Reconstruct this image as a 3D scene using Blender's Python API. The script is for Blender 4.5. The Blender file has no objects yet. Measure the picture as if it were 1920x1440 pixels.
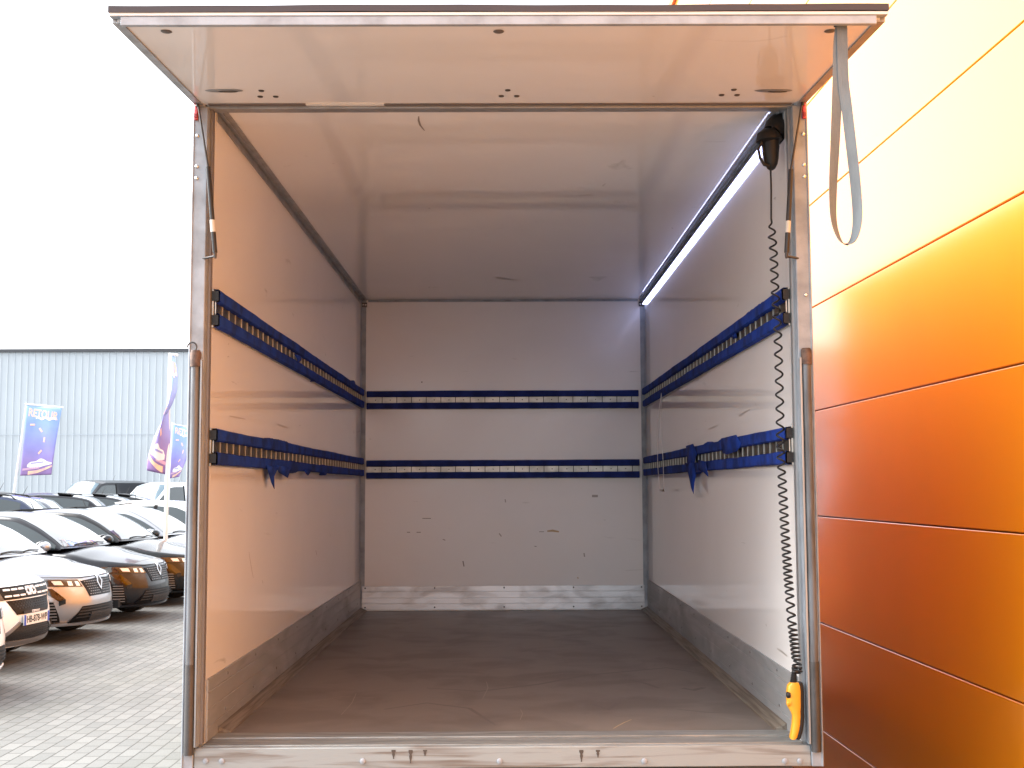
import bpy, math, random
import numpy as np
from mathutils import Vector, Matrix
random.seed(7)
sc = bpy.context.scene
COL = sc.collection
R = math.radians

# ------------------------------------------------------------------ camera
FPX, CAMX, CAMZ, CAMY, YAW, PIT, ROL = 2256.1, .0124, 1.834, -4.2625, .0058, .0854, -.0043
fw = Vector((math.sin(YAW)*math.cos(PIT), math.cos(YAW)*math.cos(PIT), math.sin(PIT)))
rt0 = Vector((math.cos(YAW), -math.sin(YAW), 0)); up0 = rt0.cross(fw)
rt = rt0*math.cos(ROL)+up0*math.sin(ROL); up = -rt0*math.sin(ROL)+up0*math.cos(ROL)
cd = bpy.data.cameras.new('camera'); cam = bpy.data.objects.new('camera', cd); COL.objects.link(cam)
mw = Matrix.Identity(4)
for i in range(3):
    mw[i][0] = rt[i]; mw[i][1] = up[i]; mw[i][2] = -fw[i]
mw[0][3], mw[1][3], mw[2][3] = CAMX, CAMY, CAMZ
cam.matrix_world = mw
cd.sensor_width = 36; cd.lens = FPX/1920*36; cd.clip_end = 2000; cd.clip_start = .05
sc.camera = cam

def on(px, py, ax, v):
    d = fw + rt*((px-960)/FPX) - up*((py-720)/FPX)
    c = Vector((CAMX, CAMY, CAMZ)); t = (v-c[ax])/d[ax]
    return c+d*t

# ------------------------------------------------------------------ world, sun, exposure
SUN_EL, SUN_AZ = R(38), R(280)          # azimuth from +Y clockwise: from the left, a little ahead of the camera
w = bpy.data.worlds.new("World"); sc.world = w; w.use_nodes = True
nt = w.node_tree; nt.nodes.clear()
sky = nt.nodes.new('ShaderNodeTexSky'); sky.sky_type = 'NISHITA'; sky.sun_disc = False
sky.sun_elevation = SUN_EL; sky.sun_rotation = SUN_AZ; sky.air_density = 1.0; sky.dust_density = 4.0; sky.ozone_density = 1.0
hs = nt.nodes.new('ShaderNodeHueSaturation'); hs.inputs['Saturation'].default_value = .42
mixw = nt.nodes.new('ShaderNodeMix'); mixw.data_type = 'RGBA'; mixw.inputs[0].default_value = .5
mixw.inputs[7].default_value = (11.0, 11.4, 12.0, 1)      # the cloud deck
bg = nt.nodes.new('ShaderNodeBackground'); bg.inputs[1].default_value = .10
ow = nt.nodes.new('ShaderNodeOutputWorld')
nt.links.new(sky.outputs[0], hs.inputs['Color']); nt.links.new(hs.outputs[0], mixw.inputs[6])
nt.links.new(mixw.outputs[2], bg.inputs[0]); nt.links.new(bg.outputs[0], ow.inputs[0])
sd = bpy.data.lights.new('sun', 'SUN'); sd.energy = 3.3; sd.angle = R(55); sd.color = (1, .97, .92)
sun = bpy.data.objects.new('sun', sd); COL.objects.link(sun)
sdir = Vector((math.sin(SUN_AZ)*math.cos(SUN_EL), math.cos(SUN_AZ)*math.cos(SUN_EL), math.sin(SUN_EL)))
sun.rotation_euler = sdir.to_track_quat('Z', 'Y').to_euler()
sun.location = sdir*30
sc.view_settings.view_transform = 'Standard'; sc.view_settings.look = 'None'
sc.view_settings.exposure = 1.88; sc.view_settings.gamma = 1
sc.render.engine = 'CYCLES'
sc.cycles.max_bounces = 14; sc.cycles.diffuse_bounces = 8; sc.cycles.glossy_bounces = 6

# ------------------------------------------------------------------ materials
def mat(name, col, rough=.5, metal=0., spec=.5, coat=0., bump=0., bscale=20., var=0., vscale=4., emis=None, est=0.,
        col2=None, dist=.0, aniso=None, detail=6., vr=(.42, .62), brange=None, rvar=0.):
    """principled with optional noise-driven colour patches (col2 where noise is high), roughness and bump"""
    m = bpy.data.materials.new(name); m.use_nodes = True
    n = m.node_tree.nodes; l = m.node_tree.links; b = n['Principled BSDF']
    b.inputs['Base Color'].default_value = (*col, 1); b.inputs['Roughness'].default_value = rough
    b.inputs['Metallic'].default_value = metal; b.inputs['Specular IOR Level'].default_value = spec
    b.inputs['Coat Weight'].default_value = coat; b.inputs['Coat Roughness'].default_value = .04
    if emis: b.inputs['Emission Color'].default_value = (*emis, 1); b.inputs['Emission Strength'].default_value = est
    if var or bump or rvar:
        tc = n.new('ShaderNodeTexCoord'); mp = n.new('ShaderNodeMapping'); l.new(tc.outputs['Object'], mp.inputs[0])
        if aniso: mp.inputs['Scale'].default_value = aniso
    if var or rvar:
        nz = n.new('ShaderNodeTexNoise'); nz.inputs['Scale'].default_value = vscale; nz.inputs['Detail'].default_value = detail
        nz.inputs['Distortion'].default_value = dist
        l.new(mp.outputs[0], nz.inputs[0])
        mr = n.new('ShaderNodeMapRange'); mr.inputs[1].default_value = vr[0]; mr.inputs[2].default_value = vr[1]
        l.new(nz.outputs[0], mr.inputs[0])
    if var:
        mx = n.new('ShaderNodeMix'); mx.data_type = 'RGBA'
        mx.inputs[6].default_value = (*col, 1); mx.inputs[7].default_value = (*(col2 or tuple(c*(1-var) for c in col)), 1)
        l.new(mr.outputs[0], mx.inputs[0]); l.new(mx.outputs[2], b.inputs['Base Color'])
    if rvar:
        m2 = n.new('ShaderNodeMapRange'); m2.inputs[3].default_value = rough; m2.inputs[4].default_value = rough+rvar
        l.new(mr.outputs[0], m2.inputs[0]); l.new(m2.outputs[0], b.inputs['Roughness'])
    if bump:
        nb = n.new('ShaderNodeTexNoise'); nb.inputs['Scale'].default_value = bscale; nb.inputs['Detail'].default_value = 3
        l.new(mp.outputs[0], nb.inputs[0])
        bp = n.new('ShaderNodeBump'); bp.inputs['Strength'].default_value = 1; bp.inputs['Distance'].default_value = bump
        l.new(nb.outputs[0], bp.inputs['Height']); l.new(bp.outputs[0], b.inputs['Normal'])
    return m

def panel_mat(name, scuff=1.0, r0=.035, r1=.075):
    """white glass-fibre lining: glossy, very slightly wavy, small scuffs and grey smears"""
    m = mat(name, (.68, .665, .64), rough=.085, spec=.5, bump=.0007, bscale=1.3)
    n = m.node_tree.nodes; l = m.node_tree.links; b = n['Principled BSDF']
    tc = n.new('ShaderNodeTexCoord')
    def marks(scale, sc_, lo, hi, rot=0):
        mp = n.new('ShaderNodeMapping'); mp.inputs['Scale'].default_value = sc_; mp.inputs['Rotation'].default_value = (rot, rot*.7, rot)
        l.new(tc.outputs['Object'], mp.inputs[0])
        nz = n.new('ShaderNodeTexNoise'); nz.inputs['Scale'].default_value = scale; nz.inputs['Detail'].default_value = 5
        nz.inputs['Distortion'].default_value = .8
        l.new(mp.outputs[0], nz.inputs[0])
        mr = n.new('ShaderNodeMapRange'); mr.inputs[1].default_value = lo; mr.inputs[2].default_value = hi
        l.new(nz.outputs[0], mr.inputs[0]); return mr.outputs[0]
    a = marks(3.2, (1, 1, 5), .70, .80); c = marks(9, (1, .8, 4.5), .735, .80, .5)
    s = marks(.9, (1, 1, 1.3), .40, .75)
    def mix(f, base_out, base_col, col2, k):
        mx = n.new('ShaderNodeMix'); mx.data_type = 'RGBA'
        ml = n.new('ShaderNodeMath'); ml.operation = 'MULTIPLY'; ml.inputs[1].default_value = k
        l.new(f, ml.inputs[0]); l.new(ml.outputs[0], mx.inputs[0])
        if base_out: l.new(base_out, mx.inputs[6])
        else: mx.inputs[6].default_value = (*base_col, 1)
        mx.inputs[7].default_value = (*col2, 1); return mx.outputs[2]
    o = mix(s, None, (.86, .845, .835), (.80, .785, .775), .8)
    o = mix(a, o, None, (.30, .28, .25), .45*scuff)
    o = mix(c, o, None, (.16, .14, .12), .7*scuff)
    l.new(o, b.inputs['Base Color'])
    r = n.new('ShaderNodeMapRange'); r.inputs[3].default_value = r0; r.inputs[4].default_value = r1
    l.new(s, r.inputs[0]); l.new(r.outputs[0], b.inputs['Roughness'])
    return m

M = {}
M['grp'] = panel_mat('glossy_white_lining')
M['grp_end'] = panel_mat('satin_white_lining', .8, .16, .26)
M['grp_out'] = mat('white_outer_skin', (.74, .74, .73), rough=.3, var=.1, vscale=2)
M['skin_right'] = mat('orange_bounce_skin', (.46, .13, .006), rough=.35)  # unseen side, made orange to warm the cladding's reflection and bounce
M['alu'] = mat('weathered_aluminium', (.36, .40, .45), rough=.5, metal=.2, var=.25, vscale=14, bump=.0004, bscale=160, rvar=.2, vr=(.40, .70))
M['alu_dull'] = mat('dull_grey_aluminium', (.40, .41, .42), rough=.42, metal=.6, var=.15, vscale=5, aniso=(3, 3, .6), rvar=.1)
M['kick'] = mat('scuffed_kick_plate', (.42, .43, .44), rough=.42, metal=.45, var=.2, vscale=2.5, bump=.0004, bscale=9, aniso=(1, .5, 2.4), rvar=.25, dist=1)
M['kick_back'] = mat('bright_scuffed_kick_plate', (.62, .62, .64), rough=.38, metal=.8, col2=(.40, .39, .39), var=.5, vscale=5, bump=.0015, bscale=4, aniso=(.8, 1, 1.8), rvar=.15, dist=.8, vr=(.46, .75))
M['sill'] = mat('stained_sill_metal', (.33, .355, .36), rough=.5, metal=.3, col2=(.19, .165, .145), var=.5, vscale=3.2, bump=.0006, bscale=60, aniso=(.8, 1, 14), rvar=.2, dist=.6, vr=(.50, .70))
M['sill_top'] = mat('threshold_metal', (.36, .36, .345), rough=.40, metal=.6, var=.3, vscale=5, aniso=(1, 6, 1), rvar=.2)
M['floor'] = mat('brown_phenolic_floor', (.195, .158, .132), rough=.46, spec=.45, col2=(.160, .130, .110), var=.5, vscale=3.4, aniso=(1, 1, 1), dist=.5, bump=.0004, bscale=140, rvar=.05, vr=(.44, .62))
M['grime'] = mat('grimy_floor_edge', (.24, .205, .165), rough=.6, metal=.2, col2=(.13, .10, .075), var=.6, vscale=7, aniso=(14, .35, 14))
M['steel_dark'] = mat('dark_steel', (.10, .095, .095), rough=.45, metal=.6, var=.3, vscale=9)
M['rust'] = mat('rusty_steel', (.17, .11, .085), rough=.7, metal=.3, col2=(.06, .04, .035), var=.6, vscale=30)
M['tube'] = mat('worn_steel_tube', (.15, .16, .175), rough=.45, metal=.35, col2=(.09, .085, .085), var=.5, vscale=7, aniso=(3, 3, .7))
M['black'] = mat('black_plastic', (.006, .006, .007), rough=.5)
M['rubber'] = mat('black_rubber', (.007, .007, .008), rough=.7, bump=.0005, bscale=60)
M['cable'] = mat('black_cable', (.010, .010, .011), rough=.38)
M['strut'] = mat('black_strut_paint', (.020, .018, .018), rough=.35, spec=.5)
M['chrome'] = mat('polished_steel', (.65, .65, .65), rough=.18, metal=1)
M['blue'] = mat('blue_padding_cloth', (.012, .050, .33), rough=.85, spec=.25, col2=(.010, .028, .155), var=.4, vscale=9, bump=.0025, bscale=22)
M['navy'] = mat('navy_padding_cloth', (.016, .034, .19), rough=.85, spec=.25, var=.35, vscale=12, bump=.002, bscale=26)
M['strip'] = mat('galvanised_strip', (.55, .54, .50), rough=.4, metal=.6, var=.3, vscale=12)
M['strip_side'] = mat('dark_side_strip', (.10, .085, .06), rough=.4, metal=.7, var=.4, vscale=12)  # side walls: darker than the end wall's strip
M['slot'] = mat('slot_shadow_black', (.02, .017, .015), rough=.8)
M['red'] = mat('red_reflector', (.55, .012, .015), rough=.15, coat=.6)
M['web'] = mat('grey_webbing', (.155, .18, .195), rough=.75, var=.15, vscale=40, bump=.0008, bscale=260, aniso=(1, 1, .3))
M['white_web'] = mat('white_plastic_strap', (.75, .75, .74), rough=.5)
M['yellow'] = mat('yellow_handset_plastic', (.75, .34, .020), rough=.42, coat=.15, bump=.0003, bscale=90)
M['led'] = mat('lit_led_strip', (.8, .8, .8), rough=.5, emis=(.50, .56, 1.0), est=2.3)
M['label'] = mat('pale_label', (.62, .60, .55), rough=.5)
M['orange_trim'] = mat('orange_trim', (.62, .13, .008), rough=.4)
M['stain'] = mat('dark_drip_stain', (.075, .06, .05), rough=.7)

# ------------------------------------------------------------------ mesh helpers
def tag(o, label=None, cat=None, group=None, kind=None):
    if label: o['label'] = label
    if cat: o['category'] = cat
    if group: o['group'] = group
    if kind: o['kind'] = kind
    return o

def empty(name, loc=(0, 0, 0), rz=0., **k):
    o = bpy.data.objects.new(name, None); COL.objects.link(o); o.location = loc; o.rotation_euler = (0, 0, rz)
    o.empty_display_size = .2
    return tag(o, **k)

class MB:
    def __init__(s): s.v = []; s.f = []
    def add(s, vs, fs):
        k = len(s.v); s.v += [tuple(p) for p in vs]; s.f += [tuple(i+k for i in q) for q in fs]; return s
    def box(s, x0, x1, y0, y1, z0, z1):
        vs = [(x, y, z) for z in (z0, z1) for y in (y0, y1) for x in (x0, x1)]
        return s.add(vs, [(0, 2, 3, 1), (4, 5, 7, 6), (0, 1, 5, 4), (2, 6, 7, 3), (0, 4, 6, 2), (1, 3, 7, 5)])
    def hexa(s, p):            # 8 points: bottom 4 ccw, top 4 ccw
        return s.add(p, [(3, 2, 1, 0), (4, 5, 6, 7), (0, 1, 5, 4), (1, 2, 6, 5), (2, 3, 7, 6), (3, 0, 4, 7)])
    def tube(s, pts, r, n=10, cap=True, sx=1., closed=False):
        pts = [Vector(p) for p in pts]; m = len(pts)
        rs = r if isinstance(r, (list, tuple)) else [r]*m
        t = (pts[1]-pts[0]).normalized(); a = Vector((0, 0, 1)) if abs(t.z) < .9 else Vector((1, 0, 0))
        u = t.cross(a).normalized(); vs = []
        for i, p in enumerate(pts):
            t = (pts[min(i+1, m-1)]-pts[max(i-1, 0)])
            if t.length < 1e-9: t = Vector((0, 0, 1))
            t.normalize(); u = (u-t*u.dot(t)).normalized(); v = t.cross(u)
            for k in range(n):
                an = 2*math.pi*k/n; vs.append(p+(u*math.cos(an)*sx+v*math.sin(an))*rs[i])
        fs = [(i*n+k, i*n+(k+1) % n, (i+1)*n+(k+1) % n, (i+1)*n+k) for i in range(m-1) for k in range(n)]
        if cap: fs += [tuple(range(n-1, -1, -1)), tuple((m-1)*n+k for k in range(n))]
        return s.add(vs, fs)
    def cyl(s, p0, p1, r, n=20): return s.tube([p0, p1], r, n)
    def disc(s, c, nrm, r, h, n=16):
        c = Vector(c); nrm = Vector(nrm).normalized()
        return s.tube([c, c+nrm*h*.7, c+nrm*h], [r, r, r*.75], n)
    def grid(s, fn, nu, nv):
        vs = [fn(i/nu, j/nv) for i in range(nu+1) for j in range(nv+1)]
        return s.add(vs, [(i*(nv+1)+j, (i+1)*(nv+1)+j, (i+1)*(nv+1)+j+1, i*(nv+1)+j+1) for i in range(nu) for j in range(nv)])
    def ribbon(s, pts, wdirs, width, thick):
        vs = []; m = len(pts)
        for i, p in enumerate(pts):
            p = Vector(p); t = (Vector(pts[min(i+1, m-1)])-Vector(pts[max(i-1, 0)])).normalized()
            wd = Vector(wdirs[i]); wd = (wd-t*wd.dot(t)).normalized(); nn = t.cross(wd)
            for a, b in ((-1, -1), (1, -1), (1, 1), (-1, 1)): vs.append(p+wd*(a*width/2)+nn*(b*thick/2))
        fs = [(i*4+k, i*4+(k+1) % 4, (i+1)*4+(k+1) % 4, (i+1)*4+k) for i in range(m-1) for k in range(4)]
        fs += [(3, 2, 1, 0), tuple((m-1)*4+k for k in range(4))]
        return s.add(vs, fs)
    def text(s, body, size, place, extrude=.001, align='CENTER', shear=0.):
        """place maps (x,y) text plane coordinates plus depth to 3-D"""
        cu = bpy.data.curves.new('t', 'FONT'); cu.body = body; cu.size = size; cu.align_x = align; cu.align_y = 'CENTER'
        cu.extrude = extrude; cu.shear = shear; cu.resolution_u = 3; cu.offset = size*.02
        o = bpy.data.objects.new('t', cu); COL.objects.link(o)
        me = bpy.data.meshes.new_from_object(o)
        s.add([place(v.co.x, v.co.y, v.co.z) for v in me.vertices], [tuple(p.vertices) for p in me.polygons])
        bpy.data.objects.remove(o); bpy.data.curves.remove(cu); bpy.data.meshes.remove(me); return s
    def build(s, name, m, parent=None, bevel=0., smooth=40, solid=0.):
        me = bpy.data.meshes.new(name); me.from_pydata(s.v, [], s.f)
        import bmesh
        bm = bmesh.new(); bm.from_mesh(me); bmesh.ops.recalc_face_normals(bm, faces=bm.faces); bm.to_mesh(me); bm.free()
        me.materials.append(M[m] if isinstance(m, str) else m)
        if smooth:
            me.shade_smooth(); me.set_sharp_from_angle(angle=R(smooth))
        o = bpy.data.objects.new(name, me); COL.objects.link(o)
        if parent is not None: o.parent = parent
        if bevel:
            b = o.modifiers.new('bevel', 'BEVEL'); b.width = bevel; b.segments = 2; b.limit_method = 'ANGLE'; b.harden_normals = False
        if solid:
            b = o.modifiers.new('solid', 'SOLIDIFY'); b.thickness = solid
        return o

def pchip(xs, ys):
    xs = list(xs); ys = list(ys); n = len(xs)
    h = [xs[i+1]-xs[i] for i in range(n-1)]; d = [(ys[i+1]-ys[i])/h[i] for i in range(n-1)]
    m = [d[0]]+[0 if d[i-1]*d[i] <= 0 else 2*d[i-1]*d[i]/(d[i-1]+d[i]) for i in range(1, n-1)]+[d[-1]]
    def f(x):
        if x <= xs[0]: return ys[0]
        if x >= xs[-1]: return ys[-1]
        i = 0
        while x > xs[i+1]: i += 1
        t = (x-xs[i])/h[i]
        return ys[i]*(2*t**3-3*t*t+1)+h[i]*m[i]*(t**3-2*t*t+t)+ys[i+1]*(-2*t**3+3*t*t)+h[i]*m[i+1]*(t**3-t*t)
    return f

# ------------------------------------------------------------------ paved ground
def paving():
    m = bpy.data.materials.new('concrete_pavers'); m.use_nodes = True
    n = m.node_tree.nodes; l = m.node_tree.links; b = n['Principled BSDF']
    tc = n.new('ShaderNodeTexCoord'); sp = n.new('ShaderNodeSeparateXYZ'); cb = n.new('ShaderNodeCombineXYZ')
    nw = n.new('ShaderNodeTexNoise'); nw.inputs['Scale'].default_value = .35; nw.inputs['Detail'].default_value = 2
    l.new(tc.outputs['Object'], nw.inputs[0]); l.new(tc.outputs['Object'], sp.inputs[0])
    ad = n.new('ShaderNodeMath'); ad.operation = 'MULTIPLY_ADD'; ad.inputs[1].default_value = .05
    l.new(nw.outputs[0], ad.inputs[0]); l.new(sp.outputs[0], ad.inputs[2])
    l.new(sp.outputs[1], cb.inputs[0]); l.new(ad.outputs[0], cb.inputs[1])
    br = n.new('ShaderNodeTexBrick'); br.inputs['Scale'].default_value = 1
    br.inputs['Brick Width'].default_value = .222; br.inputs['Row Height'].default_value = .115
    br.inputs['Mortar Size'].default_value = .0058; br.inputs['Mortar Smooth'].default_value = .25; br.inputs['Bias'].default_value = 0
    br.inputs['Color1'].default_value = (.132, .134, .129, 1); br.inputs['Color2'].default_value = (.096, .099, .096, 1); br.inputs['Mortar'].default_value = (.040, .039, .035, 1)
    l.new(cb.outputs[0], br.inputs[0])
    nz = n.new('ShaderNodeTexNoise'); nz.inputs['Scale'].default_value = .8; nz.inputs['Detail'].default_value = 8; nz.inputs['Distortion'].default_value = .6
    l.new(tc.outputs['Object'], nz.inputs[0])
    mr = n.new('ShaderNodeMapRange'); mr.inputs[1].default_value = .48; mr.inputs[2].default_value = .72; mr.inputs[4].default_value = .55
    l.new(nz.outputs[0], mr.inputs[0])
    mx = n.new('ShaderNodeMix'); mx.data_type = 'RGBA'; mx.inputs[7].default_value = (.078, .080, .066, 1)
    l.new(mr.outputs[0], mx.inputs[0]); l.new(br.outputs[0], mx.inputs[6])
    nf = n.new('ShaderNodeTexNoise'); nf.inputs['Scale'].default_value = 90; nf.inputs['Detail'].default_value = 3
    l.new(tc.outputs['Object'], nf.inputs[0])
    mf = n.new('ShaderNodeMapRange'); mf.inputs[1].default_value = .3; mf.inputs[2].default_value = .7; mf.inputs[3].default_value = .85; mf.inputs[4].default_value = 1.1
    l.new(nf.outputs[0], mf.inputs[0])
    ml = n.new('ShaderNodeMix'); ml.data_type = 'RGBA'; ml.blend_type = 'MULTIPLY'; ml.inputs[0].default_value = 1
    l.new(mx.outputs[2], ml.inputs[6]); l.new(mf.outputs[0], ml.inputs[7])
    l.new(ml.outputs[2], b.inputs['Base Color']); b.inputs['Roughness'].default_value = .8
    inv = n.new('ShaderNodeMath'); inv.operation = 'SUBTRACT'; inv.inputs[0].default_value = 1; l.new(br.outputs['Fac'], inv.inputs[1])
    bp = n.new('ShaderNodeBump'); bp.inputs['Distance'].default_value = .004; l.new(inv.outputs[0], bp.inputs['Height'])
    l.new(bp.outputs[0], b.inputs['Normal'])
    return m
g = MB().add([(-900, -900, 0), (900, -900, 0), (900, 900, 0), (-900, 900, 0)], [(0, 1, 2, 3)]).build('paving', paving(), smooth=0)
tag(g, label='pale grey block paving laid in long rows across the yard', cat='paving', kind='structure')

# ------------------------------------------------------------------ orange clad building on the right
def orange_mat():
    m = mat('orange_coated_metal', (.74, .25, .003), rough=.5, spec=.1, coat=1., bump=.0012, bscale=1.1, var=.07, vscale=.8)
    b = m.node_tree.nodes['Principled BSDF']; b.inputs['Coat IOR'].default_value = 1.9; b.inputs['Coat Roughness'].default_value = .15
    return m
M['orange'] = orange_mat()
ang = .0186; D0 = 1.95                                   # lateral distance from the camera, nearly parallel to the truck
wx = lambda y: CAMX + D0 - math.tan(ang)*(y-CAMY)
ob = empty('clad_building', (wx(0), 0, 0), label='tall building clad in wide orange metal panels right beside the truck', cat='building')
Y0, Y1 = -18.0, 16.0
def wp(y, off, z): return (wx(y)-wx(0)+off, y, z)
seams = [1.6585+.613*k for k in range(-2, 9)]
zs_ = [0.06]+[z for z in seams if z < 6.5]+[6.69]
for z0, z1 in zip(zs_[:-1], zs_[1:]):
    b = MB(); a0, a1 = z0+.0028, z1-.0028
    b.hexa([wp(Y0, 0, a0), wp(Y0, .05, a0), wp(Y1, .05, a0), wp(Y1, 0, a0), wp(Y0, 0, a1), wp(Y0, .05, a1), wp(Y1, .05, a1), wp(Y1, 0, a1)])
    b.build('cladding_panel', 'orange', ob, bevel=.004)
b = MB().hexa([wp(Y0, .035, 0), wp(Y0, 9, 0), wp(Y1, 9, 0), wp(Y1, .035, 0), wp(Y0, .035, 6.68), wp(Y0, 9, 6.68), wp(Y1, 9, 6.68), wp(Y1, .035, 6.68)])
b.build('wall_core', mat('orange_joint', (.35, .11, .012), rough=.6), ob)
b = MB().hexa([wp(Y0-.02, -.03, 6.695), wp(Y0-.02, 9.05, 6.695), wp(Y1+.02, 9.05, 6.695), wp(Y1+.02, -.03, 6.695), wp(Y0-.02, -.03, 6.79), wp(Y0-.02, 9.05, 6.79), wp(Y1+.02, 9.05, 6.79), wp(Y1+.02, -.03, 6.79)])
b.build('parapet_cap', 'orange_trim', ob, bevel=.005)
b = MB().hexa([wp(Y0, -.006, .0), wp(Y0, .03, .0), wp(Y1, .03, .0), wp(Y1, -.006, .0), wp(Y0, -.006, .055), wp(Y0, .03, .055), wp(Y1, .03, .055), wp(Y1, -.006, .055)])
b.build('plinth', 'steel_dark', ob)

# ------------------------------------------------------------------ warehouse far behind
wh = empty('warehouse', (-25, 56.5, 0), label='long pale blue warehouse with ribbed metal cladding behind the parked cars', cat='building')
M['clad'] = mat('pale_blue_ribbed_cladding', (.44, .485, .52), rough=.45, var=.08, vscale=.25)
HW = 8.75
b = MB(); prof = []
x = -45.; k = 0
while x < 36:
    prof += [(x, 0), (x+.255, 0), (x+.28, -.035), (x+.315, -.035)]; x += .34
vs = [(px_, py_, z) for z in (.3, HW) for px_, py_ in prof]; n_ = len(prof)
b.add(vs, [(i, i+1, n_+i+1, n_+i) for i in range(n_-1)]); b.build('ribbed_cladding', 'clad', wh, smooth=0)
MB().box(-45, 36, .05, 30, 0, HW-.05).build('wall', mat('plain_wall', (.5, .52, .54)), wh)
MB().box(-45.1, 36.1, -.12, .04, HW, HW+.15).build('roof_trim', mat('grey_roof_trim', (.05, .052, .06), rough=.5), wh)
MB().box(-45, 36, -.05, .04, .0, .3).build('plinth', mat('concrete_plinth', (.3, .3, .3)), wh)
MB().box(-45, 36, -.045, -.037, 4.55, 4.58).build('panel_joint', mat('joint_line', (.42, .47, .52)), wh)

# ------------------------------------------------------------------ box truck
tr = empty('box_truck', (0, 0, 0), label='white box body of a delivery truck, rear open, with its top flap raised', cat='truck')
H, HO, D = 1.04, 1.1, 4.504
ZF, ZC = .95, 3.208
floor = MB().box(-H, H, .19, D, ZF-.05, ZF).build('floor', 'floor', tr)
for s in (-1, 1):
    MB().box(min(s*H, s*1.085), max(s*H, s*1.085), .032, D, ZF-.06, ZC).build('side_wall', 'grp', tr)
    MB().box(min(s*1.085, s*1.095), max(s*1.085, s*1.095), .03, D+.05, ZF-.06, ZC+.05).build('outer_skin', 'grp_out' if s < 0 else 'skin_right', tr)
    for y0_, y1_ in ((.3, .75), (1.75, 5.35)): MB().box(*sorted((s*1.05, s*1.075)), y0_, y1_, .28, .885).build('side_reflection_blocker', 'grp_out' if s < 0 else 'skin_right', tr)  # unseen panels, added to keep bright ground out of the wall's reflection
MB().box(-1.085, 1.085, D, D+.05, ZF-.06, ZC).build('end_wall', 'grp_end', tr)
MB().box(-1.085, 1.085, .042, D+.05, ZC, ZC+.045).build('ceiling', 'grp', tr)
MB().box(-1.1, 1.1, .05, D+.06, ZC+.047, ZC+.06).build('roof', 'grp_out', tr)

for s in (-1, 1):
    b = MB()
    b.box(*sorted((s*1.0505, s*1.100)), -.035, .030, .946, 3.1995).box(*sorted((s*1.0625, s*1.100)), -.035, .030, .872, .9455).box(*sorted((s*1.0625, s*1.100)), -.035, .030, 3.2, 3.222)
    b.box(*sorted((s*1.0965, s*1.1035)), -.039, -.02, .872, 3.222)
    post = b.build('corner_post', 'alu', tr, bevel=.003)
    for z in (3.093, 2.981, 2.938):
        MB().disc((s*1.087, -.0352, z), (0, -1, 0), .0065, .004).build('rivet', 'chrome', post)
    if s > 0: MB().disc((s*1.082, -.0352, 2.51), (0, -1, 0), .006, .005).build('rivet', 'chrome', post)
    MB().box(*sorted((s*1.0405, s*1.0502)), .0, .031, .952, 3.20).build('edge_strip', 'alu_dull' if s > 0 else mat('brown_edge_strip', (.24, .22, .215), rough=.5, metal=.3), tr)
    # lock tube running down the lower post, with its collar
    b = MB().cyl((s*1.076, -.046, .942), (s*1.076, -.046, 2.275), .0145)
    tb = b.build('lock_tube', 'tube', tr)
    MB().tube([(s*1.076, -.046, 2.26), (s*1.076, -.046, 2.31), (s*1.076, -.046, 2.318)], [.0185, .0185, .015], 18).build('collar', 'rust', tb)
    MB().tube([(s*1.076, -.046, .925), (s*1.076, -.046, 1.23)], .0165, 18).build('sleeve', 'steel_dark', tb)
    b = MB(); b.box(*sorted((s*1.0515, s*1.0585)), -.05, -.0355, .95, 2.285); b.build('guide_channel', 'alu_dull', tr, bevel=.001)
    # red marker
    rl = MB().box(*sorted((s*1.084, s*1.0965)), -.048, -.036, 3.148, 3.212).build('marker_lamp', 'red', tr, bevel=.003)
    MB().box(*sorted((s*1.0855, s*1.095)), -.0525, -.0482, 3.155, 3.17).build('lamp_cap', mat('dark_red_cap', (.30, .01, .012), rough=.3), rl, bevel=.001)
# hook on left post above the tube
c = (-1.076, -.046, 2.33)
MB().tube([(c[0]-.012+.016*math.cos(t), c[1]-.004, c[2]-.0+.016*math.sin(t)) for t in [R(a) for a in range(-70, 200, 20)]][::-1], .0028, 8).build('hook', 'steel_dark', tr)

b = MB(); b.box(-1.0615, 1.0615, -.012, .040, 3.200, 3.238); hd = b.build('header', 'alu_dull', tr, bevel=.003)
MB().box(-1.04, 1.04, -.020, -.0125, 3.216, 3.236).build('hinge_leaf', mat('hinge_leaf_metal', (.26, .24, .23), rough=.45, metal=.6), hd, bevel=.002)

# sill: face, threshold and bolts
b = MB(); b.box(-1.0615, 1.0615, -.03, -.004, .872, .944); sl = b.build('sill', 'sill', tr, bevel=.003)
b = MB(); b.box(-1.0415, 1.0415, -.003, .10, .93, .9475).box(-1.0415, 1.0415, .104, .189, .93, .9525); b.build('threshold', 'sill_top', tr, bevel=.002)
for px in (386, 416, 680, 937, 1208, 1472, 1500):
    p = on(px, 1427, 1, -.03); MB().disc((p.x, -.0302, p.z), (0, -1, 0), .0095, .005).build('bolt', 'alu', sl)
for px, h_ in ((738, .03), (770, .045), (1090, .04), (1121, .025), (797, .02)):
    p = on(px, 1406, 1, -.03)
    vs = []
    for i in range(7):
        t = i/6; wv = .007*(1-t*.75)*(1+.3*math.sin(i*2.3)); vs += [(p.x-wv, -.0312, p.z-h_*t), (p.x+wv, -.0312, p.z-h_*t)]
    MB().add(vs, [(2*i, 2*i+1, 2*i+3, 2*i+2) for i in range(6)]).build('stain', 'stain', sl, smooth=0)
MB().box(-1.0, 1.0, -.02, .35, .78, .868).build('cross_member', 'steel_dark', tr)

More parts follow.
